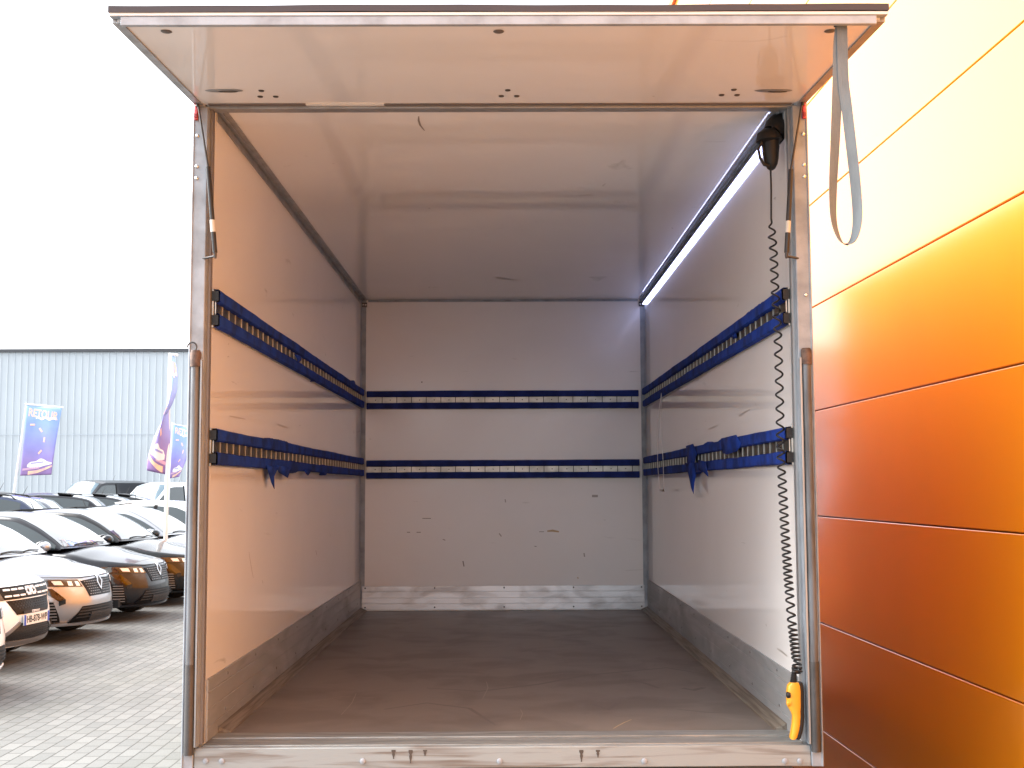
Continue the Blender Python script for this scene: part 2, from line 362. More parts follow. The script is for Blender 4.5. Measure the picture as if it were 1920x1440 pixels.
# kick plates with grooves and rivets
def kick(side):
    b = MB(); n0 = .004
    if side == 'back':
        zz = [.964-.008, 1.0, 1.003, 1.04, 1.043, 1.085, 1.088, 1.126]
        for i in range(0, 8, 2): b.box(-1.022, 1.012, D-.006, D-.0005, zz[i], zz[i+1])
        b.box(-1.020, 1.010, D-.0045, D-.0004, .957, 1.124)
        o = b.build('kick_plate', 'kick_back', tr, bevel=.0012)
        for x in (-1.0, -.5, 0, .5, .99):
            for z in (.975, 1.112): MB().disc((x, D-.006, z), (0, -1, 0), .006, .003, 10).build('rivet', 'steel_dark', o)
        return
    s = side
    zz = [.952, 1.0, 1.003, 1.06, 1.063, 1.12, 1.123, 1.166]
    for i in range(0, 8, 2): b.box(*sorted((s*(H-.0008), s*(H-.008))), .035, D-.012, zz[i], zz[i+1])
    b.box(*sorted((s*(H-.0006), s*(H-.006))), .036, D-.013, .953, 1.164)
    o = b.build('kick_plate', 'kick', tr, bevel=.0012)
    for i in range(9):
        y = .3+i*.5
        for z in (1.02, 1.145): MB().disc((s*(H-.008), y+(.03 if z > 1.1 else 0), z), (-s, 0, 0), .006, .003, 10).build('rivet', 'chrome', o)
    e = MB(); e.hexa([(s*(H-.009), .192, .9505), (s*(H-.055), .192, .9505), (s*(H-.055), D-.01, .9505), (s*(H-.009), D-.01, .9505),
                      (s*(H-.009), .192, .975), (s*(H-.052), .192, .9565), (s*(H-.052), D-.01, .9565), (s*(H-.009), D-.01, .975)])
    e.build('floor_edge', 'grime', tr, bevel=.001)
kick('back'); kick(-1); kick(1)

# corner and ceiling trims
for s in (-1, 1):
    b = MB()
    b.box(*sorted((s*H-s*.0005, s*(H-.035))), D-.004, D-.0003, .95, ZC-.002)
    b.box(*sorted((s*H-s*.0006, s*(H-.004))), D-.045, D-.0006, .95, ZC-.002)
    b.build('corner_trim', 'alu', tr, bevel=.001)
    b = MB()
    b.box(*sorted((s*H-s*.0004, s*(H-.004))), .045, D-.05, ZC-.034, ZC-.0004)
    b.box(*sorted((s*(H-.0005), s*(H-.042))), .045, D-.006, ZC-.004, ZC-.0003)
    b.box(*sorted((s*(H-.016), s*(H-.024))), .045, D-.006, ZC-.009, ZC-.0042)
    b.build('ceiling_trim', 'alu_dull' if s < 0 else 'alu', tr, bevel=.001)
    b = MB(); b.box(*sorted((s*(H-.002), s*(H-.042))), D-.012, D-.0045, ZC-.055, ZC-.02)
    cb_ = b.build('corner_bracket', 'steel_dark', tr, bevel=.001)
    for dx in (.012, .032): MB().disc((s*(H-dx), D-.012, ZC-.037), (0, -1, 0), .006, .003, 10).build('rivet', 'chrome', cb_)
b = MB(); b.box(-.99, .99, D-.012, D-.0004, ZC-.016, ZC-.0005); b.build('ceiling_trim', 'alu', tr, bevel=.001)

# LED strip along the right ceiling edge
lh = MB().box(H-.020, H-.0045, .22, D-.06, ZC-.040, ZC-.0345).build('led_rail', 'alu_dull', tr)
MB().box(H-.019, H-.0042, .221, D-.06, ZC-.0485, ZC-.0402).build('led_strip', 'led', tr)

# lashing rails
def rail(axis, s, z0, z1, torn=()):
    """axis 'x' on the end wall, 'y' on a side wall; two padded bands with a slotted strip between"""
    t, rec = .030, .012
    band = (z1-z0)*.345
    if axis == 'x':
        a0, a1 = -.995, .985
        P = lambda a, d, z: (a, D-d, z)
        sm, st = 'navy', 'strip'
    else:
        a0, a1 = .02, D-.045
        P = lambda a, d, z: (s*(H-d), a, z)
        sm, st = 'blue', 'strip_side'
    def bx(b, a_0, a_1, d0, d1, z_0, z_1):
        b.hexa([P(a_0, d0, z_0), P(a_1, d0, z_0), P(a_1, d1, z_0), P(a_0, d1, z_0), P(a_0, d0, z_1), P(a_1, d0, z_1), P(a_1, d1, z_1), P(a_0, d1, z_1)])
    b = MB(); bx(b, a0, a1, .0008, rec-.004, z0-.004, z1+.002); r = b.build('lashing_rail', 'strip', tr, bevel=.001)
    # one continuous pressed strip: flat lands, ribs standing between them (second material)
    pitch = .107; a = a0+.004; st_l = [(a0+.001, rec, 0)]; X = axis == 'x'; hw_, hr_ = (.0025, .0015) if X else (.0013, .004)
    while a < a1-.01:
        if a-hw_ > a0+.002: st_l += [(a-hw_, rec, 1), (a-hw_+.0002, rec+hr_, 1), (a+hw_-.0002, rec+hr_, 1), (a+hw_, rec, 0)]
        a += pitch
    st_l.append((a1-.002, rec, 0)); b = MB(); vs = []
    for a_, d_, _ in st_l: vs += [P(a_, d_, z0+band-.002), P(a_, d_, z1-band+.002)]
    b.add(vs, [(2*i_, 2*i_+1, 2*i_+3, 2*i_+2) for i_ in range(len(st_l)-1)])
    so = b.build('slotted_strip', st, r, smooth=0); so.data.materials.append(M['slot' if X else 'strip'])
    for p_, q_ in zip(so.data.polygons, st_l[:-1]): p_.material_index = q_[2]
    if X:
        a = a0+.004
        while a < a1-.06:
            MB().disc(P(a+pitch*.55, rec, (z0+z1)/2), (0, -1, 0), .004, .0015, 8).build('screw', 'slot', so); a += pitch
    rnd = random.Random(int(z0*1000)+s*7+(3 if axis == 'x' else 0))
    for zz0, zz1, low in ((z0, z0+band, True), (z1-band, z1, False)):
        b = MB(); N = 150; ph = [rnd.random()*6 for _ in range(4)]
        ring = [(.0015, 0), (t*.8, .0), (t, .10), (t, .90), (t*.8, 1.), (.0015, 1)]
        vs = []
        for i in range(N+1):
            a = a0+(a1-a0)*i/N
            wob = .0012*math.sin(a*4+ph[0])+.0005*math.sin(a*19+ph[1])
            q = 0.
            for ta, tw, tz in torn:
                if (tz < 0) == low: q = max(q, math.exp(-((a-ta)/tw)**2)*abs(tz))
            for d, f_ in ring:
                z = zz0+(zz1-zz0)*f_
                z += (wob if f_ > .5 else -wob*.6) + ((q if f_ > .5 else 0) if not low else (-q if f_ < .5 else 0))
                if q: z += .003*math.sin(a*90)*(q > .003)
                vs.append(P(a, d+(.0012*math.sin(a*7+ph[2])+.0005*math.sin(a*31+ph[3]) if d > .02 else 0), z))
        k = len(ring)
        fs = [(i*k+j, i*k+j+1, (i+1)*k+j+1, (i+1)*k+j) for i in range(N) for j in range(k-1)]
        b.add(vs, fs); o = b.build('padding', sm, r, smooth=50)
        for e in (a0, a1):       # black plates paint the shade inside the open band ends
            c_ = MB(); dd = -.0015 if e == a0 else .0015
            bx(c_, min(e, e+dd), max(e, e+dd), .002, t*.86, zz0+.005, zz1-.005); c_.build('end_shade', 'black', r)
    return r
rail('x', 0, 2.403, 2.535)
rail('x', 0, 1.898, 2.030)
rl1 = rail('y', -1, 2.412, 2.545, torn=((2.2, .05, -.006), (3.9, .03, .02)))
rl2 = rail('y', -1, 1.918, 2.045, torn=((1.2, .3, .006), (1.6, .12, -.010), (2.6, .06, -.014)))
rl3 = rail('y', 1, 2.412, 2.545, torn=((.5, .3, .004),))
rl4 = rail('y', 1, 1.912, 2.045, torn=((2.1, .10, -.012), (1.7, .07, .010), (1.3, .06, .01), (1.1, .2, -.002)))
def rag(rl, s, pts, d=.034):
    """a torn scrap of cloth: fan of wall-plane points given as photo pixels on the wall"""
    ps = [on(px, py, 0, s*H) for px, py in pts]; vs = []
    for i, p in enumerate(ps):
        vs.append((s*(H-d-.006*math.sin(i*1.9)), p.y, p.z))
    c_ = sum((Vector(v) for v in vs), Vector())/len(vs); c_.x += -s*.007; vs.append(tuple(c_))
    n = len(ps)
    MB().add(vs, [(i, (i+1) % n, n) for i in range(n)]).build('torn_cloth', 'blue', rl, smooth=60, solid=.0015)
rag(rl2, -1, [(484, 872), (505, 876), (505, 884), (499, 898), (497, 917), (494, 905), (490, 884)])
rag(rl2, -1, [(503, 872), (530, 876), (531, 884), (527, 896), (518, 893), (508, 886)])
rag(rl2, -1, [(556, 880), (570, 882), (566, 892), (562, 886), (560, 890)])
rag(rl4, 1, [(1296, 868), (1315, 868), (1316, 890), (1313, 905), (1315, 926), (1308, 915), (1303, 900), (1304, 888)])
rag(rl4, 1, [(1322, 862), (1339, 866), (1340, 894), (1334, 888), (1330, 882), (1322, 880)])
rag(rl4, 1, [(1298, 836), (1314, 832), (1318, 850), (1312, 872), (1302, 874), (1300, 856)])
rag(rl4, 1, [(1366, 822), (1398, 815), (1404, 832), (1396, 846), (1380, 852), (1370, 850), (1364, 836)])
rag(rl1, -1, [(538, 664), (550, 668), (553, 676), (546, 680), (541, 672)])
rag(rl3, 1, [(1380, 628), (1390, 624), (1389, 633), (1381, 636)], .018)

# raised top flap (local: runs from the hinge outwards and slightly down)
L_, T_ = .967, .0623
def fl(x, u, d):      # u outwards from hinge, d below the top skin
    return (x, -.012-u*math.cos(T_)-d*math.sin(T_)*0, 3.2385+.0-u*math.sin(T_)-d)
def fbox(b, x0, x1, u0, u1, d0, d1):
    return b.hexa([fl(x0, u0, d1), fl(x1, u0, d1), fl(x1, u1, d1), fl(x0, u1, d1), fl(x0, u0, d0), fl(x1, u0, d0), fl(x1, u1, d0), fl(x0, u1, d0)])
ZT = .0
flap = fbox(MB(), -1.085, 1.085, .004, .93, 0.003, .027).build('top_flap', 'grp', tr)
b = MB(); fbox(b, -1.068, 1.068, .936, .955, .019, .044); fbox(b, -1.1, 1.1, .930, .956, .0075, .0185)
b.build('flap_rim', 'alu', flap, bevel=.0015)
b = MB(); fbox(b, -1.099, 1.099, .9562, .9572, .0085, .0165); b.build('white_edge', 'grp_out', flap)
b = MB()
for i in range(40):
    x0 = -1.102+2.204*i/40; x1 = -1.102+2.204*(i+1)/40; w0 = .0012*math.sin(x0*5)+.0006*math.sin(x0*17); w1 = .0012*math.sin(x1*5)+.0006*math.sin(x1*17)
    b.hexa([fl(x0, .925, .007+w0), fl(x1, .925, .007+w1), fl(x1, .960, .007+w1), fl(x0, .960, .007+w0), fl(x0, .925, -.012+w0), fl(x1, .925, -.012+w1), fl(x1, .960, -.012+w1), fl(x0, .960, -.012+w0)])
b.build('rubber_seal', mat('purple_grey_rubber', (.045, .038, .045), rough=.6), flap)
for s in (-1, 1):
    b = MB(); fbox(b, *sorted((s*1.086, s*1.1)), .004, .929, .002, .030); fbox(b, *sorted((s*1.070, s*1.0855)), .004, .934, .0275, .0315)
    b.build('side_rim', 'alu_dull', flap, bevel=.001)
# slots, holes and bolts of the flap underside
def oval(b, px, py, lx, ly, dd, n=20):
    p = on(px, py, 2, 3.2); u = -(p.y+.012)/math.cos(T_)
    for _ in range(4):
        z = 3.2385-u*math.sin(T_)-.0275; p = on(px, py, 2, z); u = -(p.y+.012)/math.cos(T_)
    vs = [fl(p.x+lx*math.copysign(abs(math.cos(a))**.7, math.cos(a)), u+ly*math.sin(a), .0275+dd) for a in [2*math.pi*k/n for k in range(n)]]
    vs += [fl(p.x+lx*.8*math.cos(a), u+ly*.8*math.sin(a), .0275+dd+.0025) for a in [2*math.pi*k/n for k in range(n)]]
    b.add(vs, [(k, (k+1) % n, n+(k+1) % n, n+k) for k in range(n)]+[tuple(range(n, 2*n))]); return b
for px, py in ((490, 170), (488, 181), (517, 181), (952, 169), (940, 180), (969, 180), (1376, 168), (1353, 178), (1382, 178)):
    oval(MB(), px, py, .010, .012, .0002).build('bolt', 'stain', flap)
for px, py in ((312, 59), (935, 59), (1556, 58)):
    oval(MB(), px, py, .016, .017, .0002).build('plug', mat('grey_plug', (.12, .11, .105), rough=.6), flap)
for px in (420, 1450):
    o_ = oval(MB(), px, 170, .066, .020, .0002).build('hinge_plate', 'alu_dull', flap)
    oval(MB(), px+8, 170, .035, .008, .0030).build('slot', 'steel_dark', o_)
b = MB(); fbox(b, -.70, -.42, .004, .028, .0276, .031); b.build('pale_trim', 'white_web', flap)
b = MB(); fbox(b, -1.05, -.70, .004, .030, .0276, .031); fbox(b, -.419, 1.05, .004, .024, .0276, .031); b.build('hinge_trim', mat('brown_grey_trim', (.20, .17, .16), rough=.5, metal=.4), flap, bevel=.001)

# scuffs and scratches seen on the linings
def scratch(par, ax, v, pts, wpx, m='mark_dark', nrm=1):
    ps = [on(px, py, ax, v) for px, py in pts]; vs = []; n = len(ps)
    for i, p in enumerate(ps):
        t = (ps[min(i+1, n-1)]-ps[max(i-1, 0)]).normalized(); a = Vector((0, 0, 0)); a[ax] = 1; sd_ = t.cross(a).normalized()
        w_ = wpx*(.25+.75*math.sin(math.pi*(i+.5)/n)); vs += [p+sd_*w_, p-sd_*w_]
    MB().add(vs, [(2*i, 2*i+1, 2*i+3, 2*i+2) for i in range(n-1)]).build('scuff_mark', m, par, smooth=0)
M['mark_floor'] = mat('dark_floor_scuff', (.135, .108, .094), rough=.5); M['mark_pale'] = mat('pale_floor_scratch', (.27, .23, .19), rough=.5)
M['mark_dark'] = mat('dark_scratch', (.24, .21, .19), rough=.6); M['mark_soft'] = mat('grey_scuff', (.40, .365, .33), rough=.4); M['mark_rust'] = mat('ochre_scuff', (.50, .36, .20), rough=.5)
kids = {c_.name: c_ for c_ in tr.children}
LW, RWl, EW, CE = kids['side_wall'], kids['side_wall.001'], kids['end_wall'], kids['ceiling']
scratch(LW, 0, -H+.0006, [(467, 1035), (469, 1050), (472, 1068), (475, 1084)], .0028)
scratch(LW, 0, -H+.0006, [(492, 1088), (493, 1094)], .003); scratch(LW, 0, -H+.0006, [(592, 1032), (594, 1040)], .006)
scratch(LW, 0, -H+.0006, [(520, 795), (530, 799), (540, 803)], .004, 'mark_soft'); scratch(LW, 0, -H+.0006, [(430, 780), (445, 783), (460, 786)], .003, 'mark_soft')
scratch(LW, 0, -H+.0006, [(540, 1160), (545, 1155), (550, 1150)], .004, 'mark_soft')
scratch(CE, 2, ZC-.0006, [(785, 218), (785, 226), (788, 235), (796, 245)], .004); scratch(CE, 2, ZC-.0006, [(930, 520), (945, 523), (975, 526)], .03, 'mark_soft')
for pts_, w_, m_ in (([(792, 972), (808, 972)], .003, 'mark_dark'), ([(763, 998), (769, 998)], .003, 'mark_dark'), ([(781, 998), (789, 998)], .003, 'mark_dark'),
                     ([(1011, 997), (1020, 997)], .0025, 'mark_dark'), ([(1026, 996), (1036, 995), (1048, 997)], .008, 'mark_rust'), ([(1110, 930), (1121, 930)], .011, 'mark_soft'),
                     ([(947, 936), (948, 942)], .005, 'mark_soft'), ([(868, 1052), (870, 1062)], .005, 'mark_dark'), ([(1095, 1037), (1096, 1044)], .006, 'mark_soft'),
                     ([(936, 1000), (940, 1006)], .005, 'mark_soft'), ([(830, 1011), (835, 1013)], .004, 'mark_soft'), ([(1083, 1082), (1084, 1085)], .004, 'mark_rust'),
                     ([(1002, 1024), (1006, 1025)], .003, 'mark_dark'), ([(790, 716), (792, 717)], .006, 'mark_dark')):
    scratch(EW, 1, D-.0006, pts_, w_, m_)
for pts_, w_, m_ in (([(1436, 1170), (1437, 1174)], .004, 'mark_dark'), ([(1385, 780), (1395, 774), (1406, 768)], .004, 'mark_soft'), ([(1328, 805), (1345, 798)], .004, 'mark_soft'),
                     ([(1457, 1216), (1466, 1222), (1476, 1230)], .004, 'mark_soft')):
    scratch(RWl, 0, H-.0006, pts_, w_, m_)
scratch(floor, 2, ZF+.0006, [(1150, 1366), (1160, 1360), (1172, 1354), (1184, 1349)], .003, 'mark_rust')
for pts_, w_ in (([(800, 1290), (900, 1296), (1010, 1283), (1100, 1266), (1250, 1252), (1370, 1272)], .012), ([(720, 1330), (800, 1318), (880, 1328), (930, 1360)], .010), ([(1110, 1320), (1140, 1330), (1160, 1318)], .02),
                 ([(1180, 1275), (1210, 1281), (1235, 1290)], .012), ([(960, 1172), (990, 1174), (1020, 1171)], .014), ([(1280, 1290), (1300, 1294), (1320, 1289)], .022), ([(1270, 1330), (1330, 1336), (1400, 1335)], .008)):
    scratch(floor, 2, ZF+.0005, pts_, w_, 'mark_floor')
for pts_ in ([(640, 1340), (660, 1318), (668, 1300)], [(905, 1310), (915, 1290), (912, 1278)], [(975, 1350), (980, 1338), (976, 1330)], [(560, 1320), (640, 1306), (700, 1308)], [(1000, 1270), (1060, 1262), (1110, 1263)]):
    scratch(floor, 2, ZF+.0007, pts_, .0022, 'mark_pale')

# pull strap: a webbing loop hanging from the flap
yS = -.935
cl = [(1577, 46, 0), (1573, 80, 0), (1571, 150, 5), (1569, 200, 15), (1566, 270, 25), (1563, 330, 35), (1562, 390, 50), (1566, 425, 62), (1576, 450, 72), (1588, 458, 80),
      (1599, 450, 85), (1606, 425, 70), (1607, 390, 55), (1602, 330, 45), (1594, 260, 35), (1587, 200, 25), (1581, 150, 5), (1579, 80, 0), (1578, 46, 0)]
# smooth
P_ = []
for i in range(len(cl)-1):
    p0, p1, p2, p3 = cl[max(i-1, 0)], cl[i], cl[i+1], cl[min(i+2, len(cl)-1)]
    for t in (0, .25, .5, .75):
        P_.append(tuple(.5*((2*b1)+(-a+c2)*t+(2*a-5*b1+4*c2-d3)*t*t+(-a+3*b1-3*c2+d3)*t**3) for a, b1, c2, d3 in zip(p0, p1, p2, p3)))
P_.append(cl[-1])
pts = []; wd = []
for i, (px, py, an) in enumerate(P_):
    q = on(px, py, 1, yS); half = i < len(P_)/2
    q.y += (.002 if half else -.002); pts.append(q); a = R(an*.75)*(1 if half else -1)
    wd.append((math.cos(a), math.sin(a), 0))
st = MB().ribbon(pts, wd, .030, .0018).build('pull_strap', 'web', flap, smooth=60)
p = on(1577, 47, 1, yS); MB().box(p.x-.018, p.x+.018, yS-.014, yS+.014, p.z-.002, p.z+.012).build('strap_anchor', 'steel_dark', st, bevel=.002)

# gas struts
for s, pj, pb in ((-1, (390, 313), (403, 474)), (1, (1483, 318), (1475, 474))):
    yy = -.055
    top = Vector((s*1.083, yy, 3.212)); j = on(*pj, 1, yy); e = on(*pb, 1, yy)
    st_ = MB().cyl(j, e, .0088, 18).build('gas_strut', 'strut', tr)
    MB().cyl(top, j, .0040, 12).build('rod', 'steel_dark', st_)
    MB().tube([top+Vector((-.010*s, .02, .006)), top+Vector((0, 0, 0)), top+Vector((0, 0, -.018))], .0065, 12).build('ball_joint', 'steel_dark', st_)
    d = (e-j).normalized()
    MB().tube([e, e+d*.012, e+d*.02], [.0065, .006, .004], 12).build('ball_joint', 'steel_dark', st_)
    MB().cyl(e+d*.012, (s*1.062, -.03, e.z-.016), .0045, 12).build('stud', 'steel_dark', st_)
    c0 = j+(e-j)*.62; c1 = j+(e-j)*.76
    MB().tube([c0, c1], .0092, 18).build('sticker', 'label', st_)

# running gear and cab, seen only from the side
M['tyre'] = mat('tyre_rubber', (.02, .02, .021), rough=.8, bump=.002, bscale=40)
b = MB()
for s in (-1, 1): b.box(*sorted((s*.42, s*.36)), .36, 6.6, .62, .78)
for y in (.9, 1.8, 2.7, 3.6, 4.3): b.box(-1.0, 1.0, y, y+.06, .79, .885)
b.build('chassis_rails', 'steel_dark', tr)
for y in (1.25, 5.9):
    for s in (-1, 1):
        wv = MB().tube([(s*.72, y, .36), (s*.74, y, .36), (s*.93, y, .36), (s*.95, y, .36)], [.33, .36, .36, .33], 36).build('wheel', 'tyre', tr)
        MB().tube([(s*.90, y, .36), (s*.957, y, .36)], [.21, .19], 24).build('rim', 'alu_dull', wv)
        MB().tube([(s*.93, y, .36), (s*.975, y, .36)], [.07, .05], 16).build('hub', 'steel_dark', wv)
b = MB()
cs = [(4.66, .45, 2.3), (5.1, .45, 2.38), (5.5, .45, 2.30), (6.2, .45, 1.45), (6.9, .5, 1.25), (7.15, .55, .95)]
vs = []
for y, z0, z1 in cs:
    k = .95 if y < 6.3 else .9
    vs += [(-k, y, z0), (k, y, z0), (k, y, z0+(z1-z0)*.55), (k*.86, y, z1), (-k*.86, y, z1), (-k, y, z0+(z1-z0)*.55)]
b.add(vs, [(i*6+j, i*6+(j+1) % 6, (i+1)*6+(j+1) % 6, (i+1)*6+j) for i in range(len(cs)-1) for j in range(6)]+[tuple(range(5, -1, -1)), tuple((len(cs)-1)*6+j for j in range(6))])
b.build('cab', 'skin_right', tr, bevel=.03)  # unseen cab, orange chosen to keep pale tones out of the cladding's reflection
MB().hexa([(-.98, 4.66, 2.42), (.98, 4.66, 2.42), (.8, 6.0, 2.33), (-.8, 6.0, 2.33), (-.98, 4.66, 3.2), (.98, 4.66, 3.2), (.6, 5.75, 2.5), (-.6, 5.75, 2.5)]).build('cab_reflection_blocker', 'skin_right', tr, bevel=.03)  # unseen block above the cab, added to hide sky from the wall's reflection

# ------------------------------------------------------------------ tail-lift remote: socket, plug, coiled cable, handset
rm = empty('wired_remote', tuple(on(1492, 1385, 1, .0)), label='yellow handset hanging on a black coiled cable beside the right post', cat='remote control')
org = Vector(rm.location)
def loc(p): return Vector(p)-org
yc = .06
def cpt(px, py, y): return on(px, py, 1, y)
cen = [(1445, 318), (1446, 360), (1446, 420), (1450, 470), (1453, 540), (1457, 600), (1460, 680), (1462, 760), (1464, 850), (1468, 930), (1472, 1000), (1476, 1060), (1480, 1110), (1484, 1160), (1489, 1205), (1493, 1238)]
fx = pchip([p[1] for p in cen], [p[0] for p in cen])
pit = pchip([400, 430, 600, 760, 850, 900, 1000, 1080, 1110, 1135, 1160, 1185, 1238], [34, 20, 23, 26, 20, 17, 14, 11, 13, 19, 17, 9, 7])
fyy = lambda py: yc-(py-320)/918*.085
pts = []; py = 318.; ph = 0.
while py < 1240:
    amp = 0 if py < 412 else min(1, (py-412)/22)*(6.6 if py < 900 else 7.2)
    q = cpt(fx(py)+amp*math.cos(ph), py, fyy(py)); q.y += amp/530*math.sin(ph)
    pts.append(loc(q)); step = .55 if py > 412 else 4
    if py >= 412: ph += 2*math.pi*step/pit(py)
    py += step
pts = pts[::2] if False else pts
# tangle at the bottom then the strain relief
c = cpt(1494, 1245, -.025)
for i in range(46):
    a = i*.55; q = c+Vector((.017*math.cos(a)*(1-.004*i), .010*math.sin(a*1.3), -.012+.010*math.sin(a*.37+1)-i*.0003)); pts.append(loc(q))
pts.append(loc(cpt(1490, 1262, -.027)))
MB().tube(pts, .0037, 7).build('coiled_cable', 'cable', rm, smooth=80)
b = MB(); seg = []
for i in range(9):
    q = loc(cpt(1489-.15*i, 1256+i*2.9, -.028)); seg += [q, q+Vector((0, 0, -.003))]
rr = []
for i in range(9): rr += [.0085+.0006*i, .0068+.0006*i]
b.tube(seg, rr, 14); b.build('strain_relief', 'rubber', rm)
# handset
ha = [(1489, 1279, .0125), (1488, 1285, .020), (1488, 1296, .0225), (1488, 1312, .0225), (1489, 1325, .021), (1491, 1333, .0155), (1493, 1342, .0125), (1492, 1358, .0120), (1490, 1370, .0120), (1487, 1382, .0110), (1486, 1385, .007)]
def shell(off, kx, dy, name, m, par):
    vs = []; n = 16
    for px, py_, r in ha:
        q = loc(cpt(px+off, py_, -.03+dy))
        for k in range(n):
            a = 2*math.pi*k/n; cx_, sx_ = math.cos(a), math.sin(a)
            vs.append(q+Vector((r*1.1*kx*math.copysign(abs(cx_)**.6, cx_), .019*math.copysign(abs(sx_)**.6, sx_), 0)))
    m_ = len(ha)
    return MB().add(vs, [(i*n+k, i*n+(k+1) % n, (i+1)*n+(k+1) % n, (i+1)*n+k) for i in range(m_-1) for k in range(n)]+[tuple(range(n)), tuple((m_-1)*n+k for k in range(n))]).build(name, m, par, smooth=50)
hs_ = shell(0, 1., 0, 'handset', 'yellow', rm)
shell(9.0, .72, .004, 'grip_back', 'black', hs_)
for py_ in (1303, 1318):
    q = loc(cpt(1477, py_, -.040)); MB().tube([q+Vector((.008, 0, 0)), q+Vector((-.001, 0, 0)), q+Vector((-.004, 0, 0))], [.0115, .0115, .008], 14).build('button', 'black' if py_ < 1310 else 'yellow', hs_)
# plug and socket at the ceiling corner
def tpx(lst, y, n=16):
    return [loc(cpt(a, b_, y+dy)) for a, b_, dy in lst]
b = MB().tube(tpx([(1446, 246, 0), (1443, 256, 0), (1442, 264, 0), (1444, 267, 0), (1445, 276, 0), (1445, 288, 0), (1446, 298, 0), (1446, 308, 0), (1446, 316, 0), (1446, 319, 0)], yc), [.030, .047, .048, .033, .032, .030, .027, .023, .015, .007], 18)
pg = b.build('plug', 'black', rm)
b = MB().tube(tpx([(1428, 266, -.02), (1422, 280, -.02), (1425, 296, -.02), (1433, 309, -.02), (1443, 311, -.015)], yc), .0055, 10); b.build('locking_lever', 'black', pg)
b = MB().tube(tpx([(1448, 250, .01), (1455, 240, .02), (1462, 230, .03), (1469, 222, .03)], yc), [.036, .044, .040, .028], 16)
sk = b.build('socket', 'black', rm)
p = loc(cpt(1470, 240, yc+.02)); MB().box(p.x-.012, p.x+.022, p.y-.03, p.y+.05, p.z-.05, p.z+.055).build('socket_housing', 'rubber', rm, bevel=.006)
b = MB().tube(tpx([(1440, 250, 0), (1444, 236, .0), (1455, 228, 0), (1463, 230, .02), (1466, 240, .03)], yc), .0035, 8)
b.tube(tpx([(1452, 250, -.02), (1448, 238, -.02), (1456, 224, 0), (1468, 222, .03)], yc), .003, 8); b.build('wire', 'cable', sk)

# thin white straps hanging from the right upper rail
ws = empty('loose_strap', tuple(on(1239, 740, 0, H-.04)), label='thin white strap hanging in a loop from the upper right rail', cat='strap')
o0 = Vector(ws.location); pts = []
for i in range(30):
    t = i/29; a = [(1240, 738), (1234, 790), (1233, 860), (1238, 926)] if t < .5 else [(1245, 926), (1243, 860), (1239, 800), (1240, 738)]
    tt = t*2 if t < .5 else t*2-1
    f1 = pchip([0, .33, .66, 1], [p[0] for p in a]); f2 = pchip([0, .33, .66, 1], [p[1] for p in a])
    q = on(f1(tt), f2(tt), 0, H-.045); pts.append(q-o0)
MB().ribbon(pts, [(0, 1, 0)]*30, .016, .0015).build('webbing', 'white_web', ws)

# ------------------------------------------------------------------ cars
M['glass'] = mat('dark_car_glass', (.02, .032, .036), rough=.03, spec=.6, coat=.5)
M['lens'] = mat('smoky_headlight_lens', (.012, .012, .014), rough=.1, coat=.6, spec=.4)
M['lamp_unit'] = mat('bright_lamp_unit', (.70, .72, .75), rough=.2, metal=.3)
M['van_glass'] = mat('pale_van_glass', (.07, .11, .14), rough=.1, spec=.5); M['screen'] = mat('bright_windscreen', (.05, .06, .065), rough=.03, spec=1., coat=1.); M['screen'].node_tree.nodes['Principled BSDF'].inputs['Coat IOR'].default_value = 1.9
M['amber'] = mat('dark_lamp_strip', (.004, .003, .003), rough=.1, coat=.5)
M['gloss_black'] = mat('gloss_black_trim', (.0025, .0025, .003), rough=.4, spec=.15)
M['trim'] = mat('grey_plastic_trim', (.022, .022, .024), rough=.55, spec=.3)
M['skid'] = mat('satin_silver_trim', (.20, .205, .215), rough=.35, metal=.5)
M['badge'] = mat('bright_badge', (.42, .43, .45), rough=.25, metal=.8)
M['badge_white'] = mat('white_badge', (.80, .80, .80), rough=.3)
M['plate'] = mat('number_plate_white', (.70, .70, .68), rough=.4)
M['plate_blue'] = mat('number_plate_blue', (.02, .06, .42), rough=.4)
M['ink'] = mat('plate_ink', (.012, .012, .012), rough=.5)
M['tail'] = mat('red_tail_lamp', (.35, .01, .012), rough=.1, coat=1.)
def paint(n, c, metal=0., rough=.28): return mat(n, c, rough=rough, metal=metal, coat=1. if c[0] > .05 else .55, spec=.5 if c[0] > .05 else .2)
PAINT = dict(white=paint('white_car_paint', (.82, .83, .83)), silver=paint('silver_car_paint', (.30, .315, .345), .65, .3),
             slate=paint('dark_slate_car_paint', (.009, .010, .014), .3, .3), black=paint('black_car_paint', (.003, .003, .0035), .1, .25),
             grey=paint('mid_grey_car_paint', (.10, .11, .135), .5, .3), navy=paint('navy_car_paint', (.040, .052, .095), .4, .3))

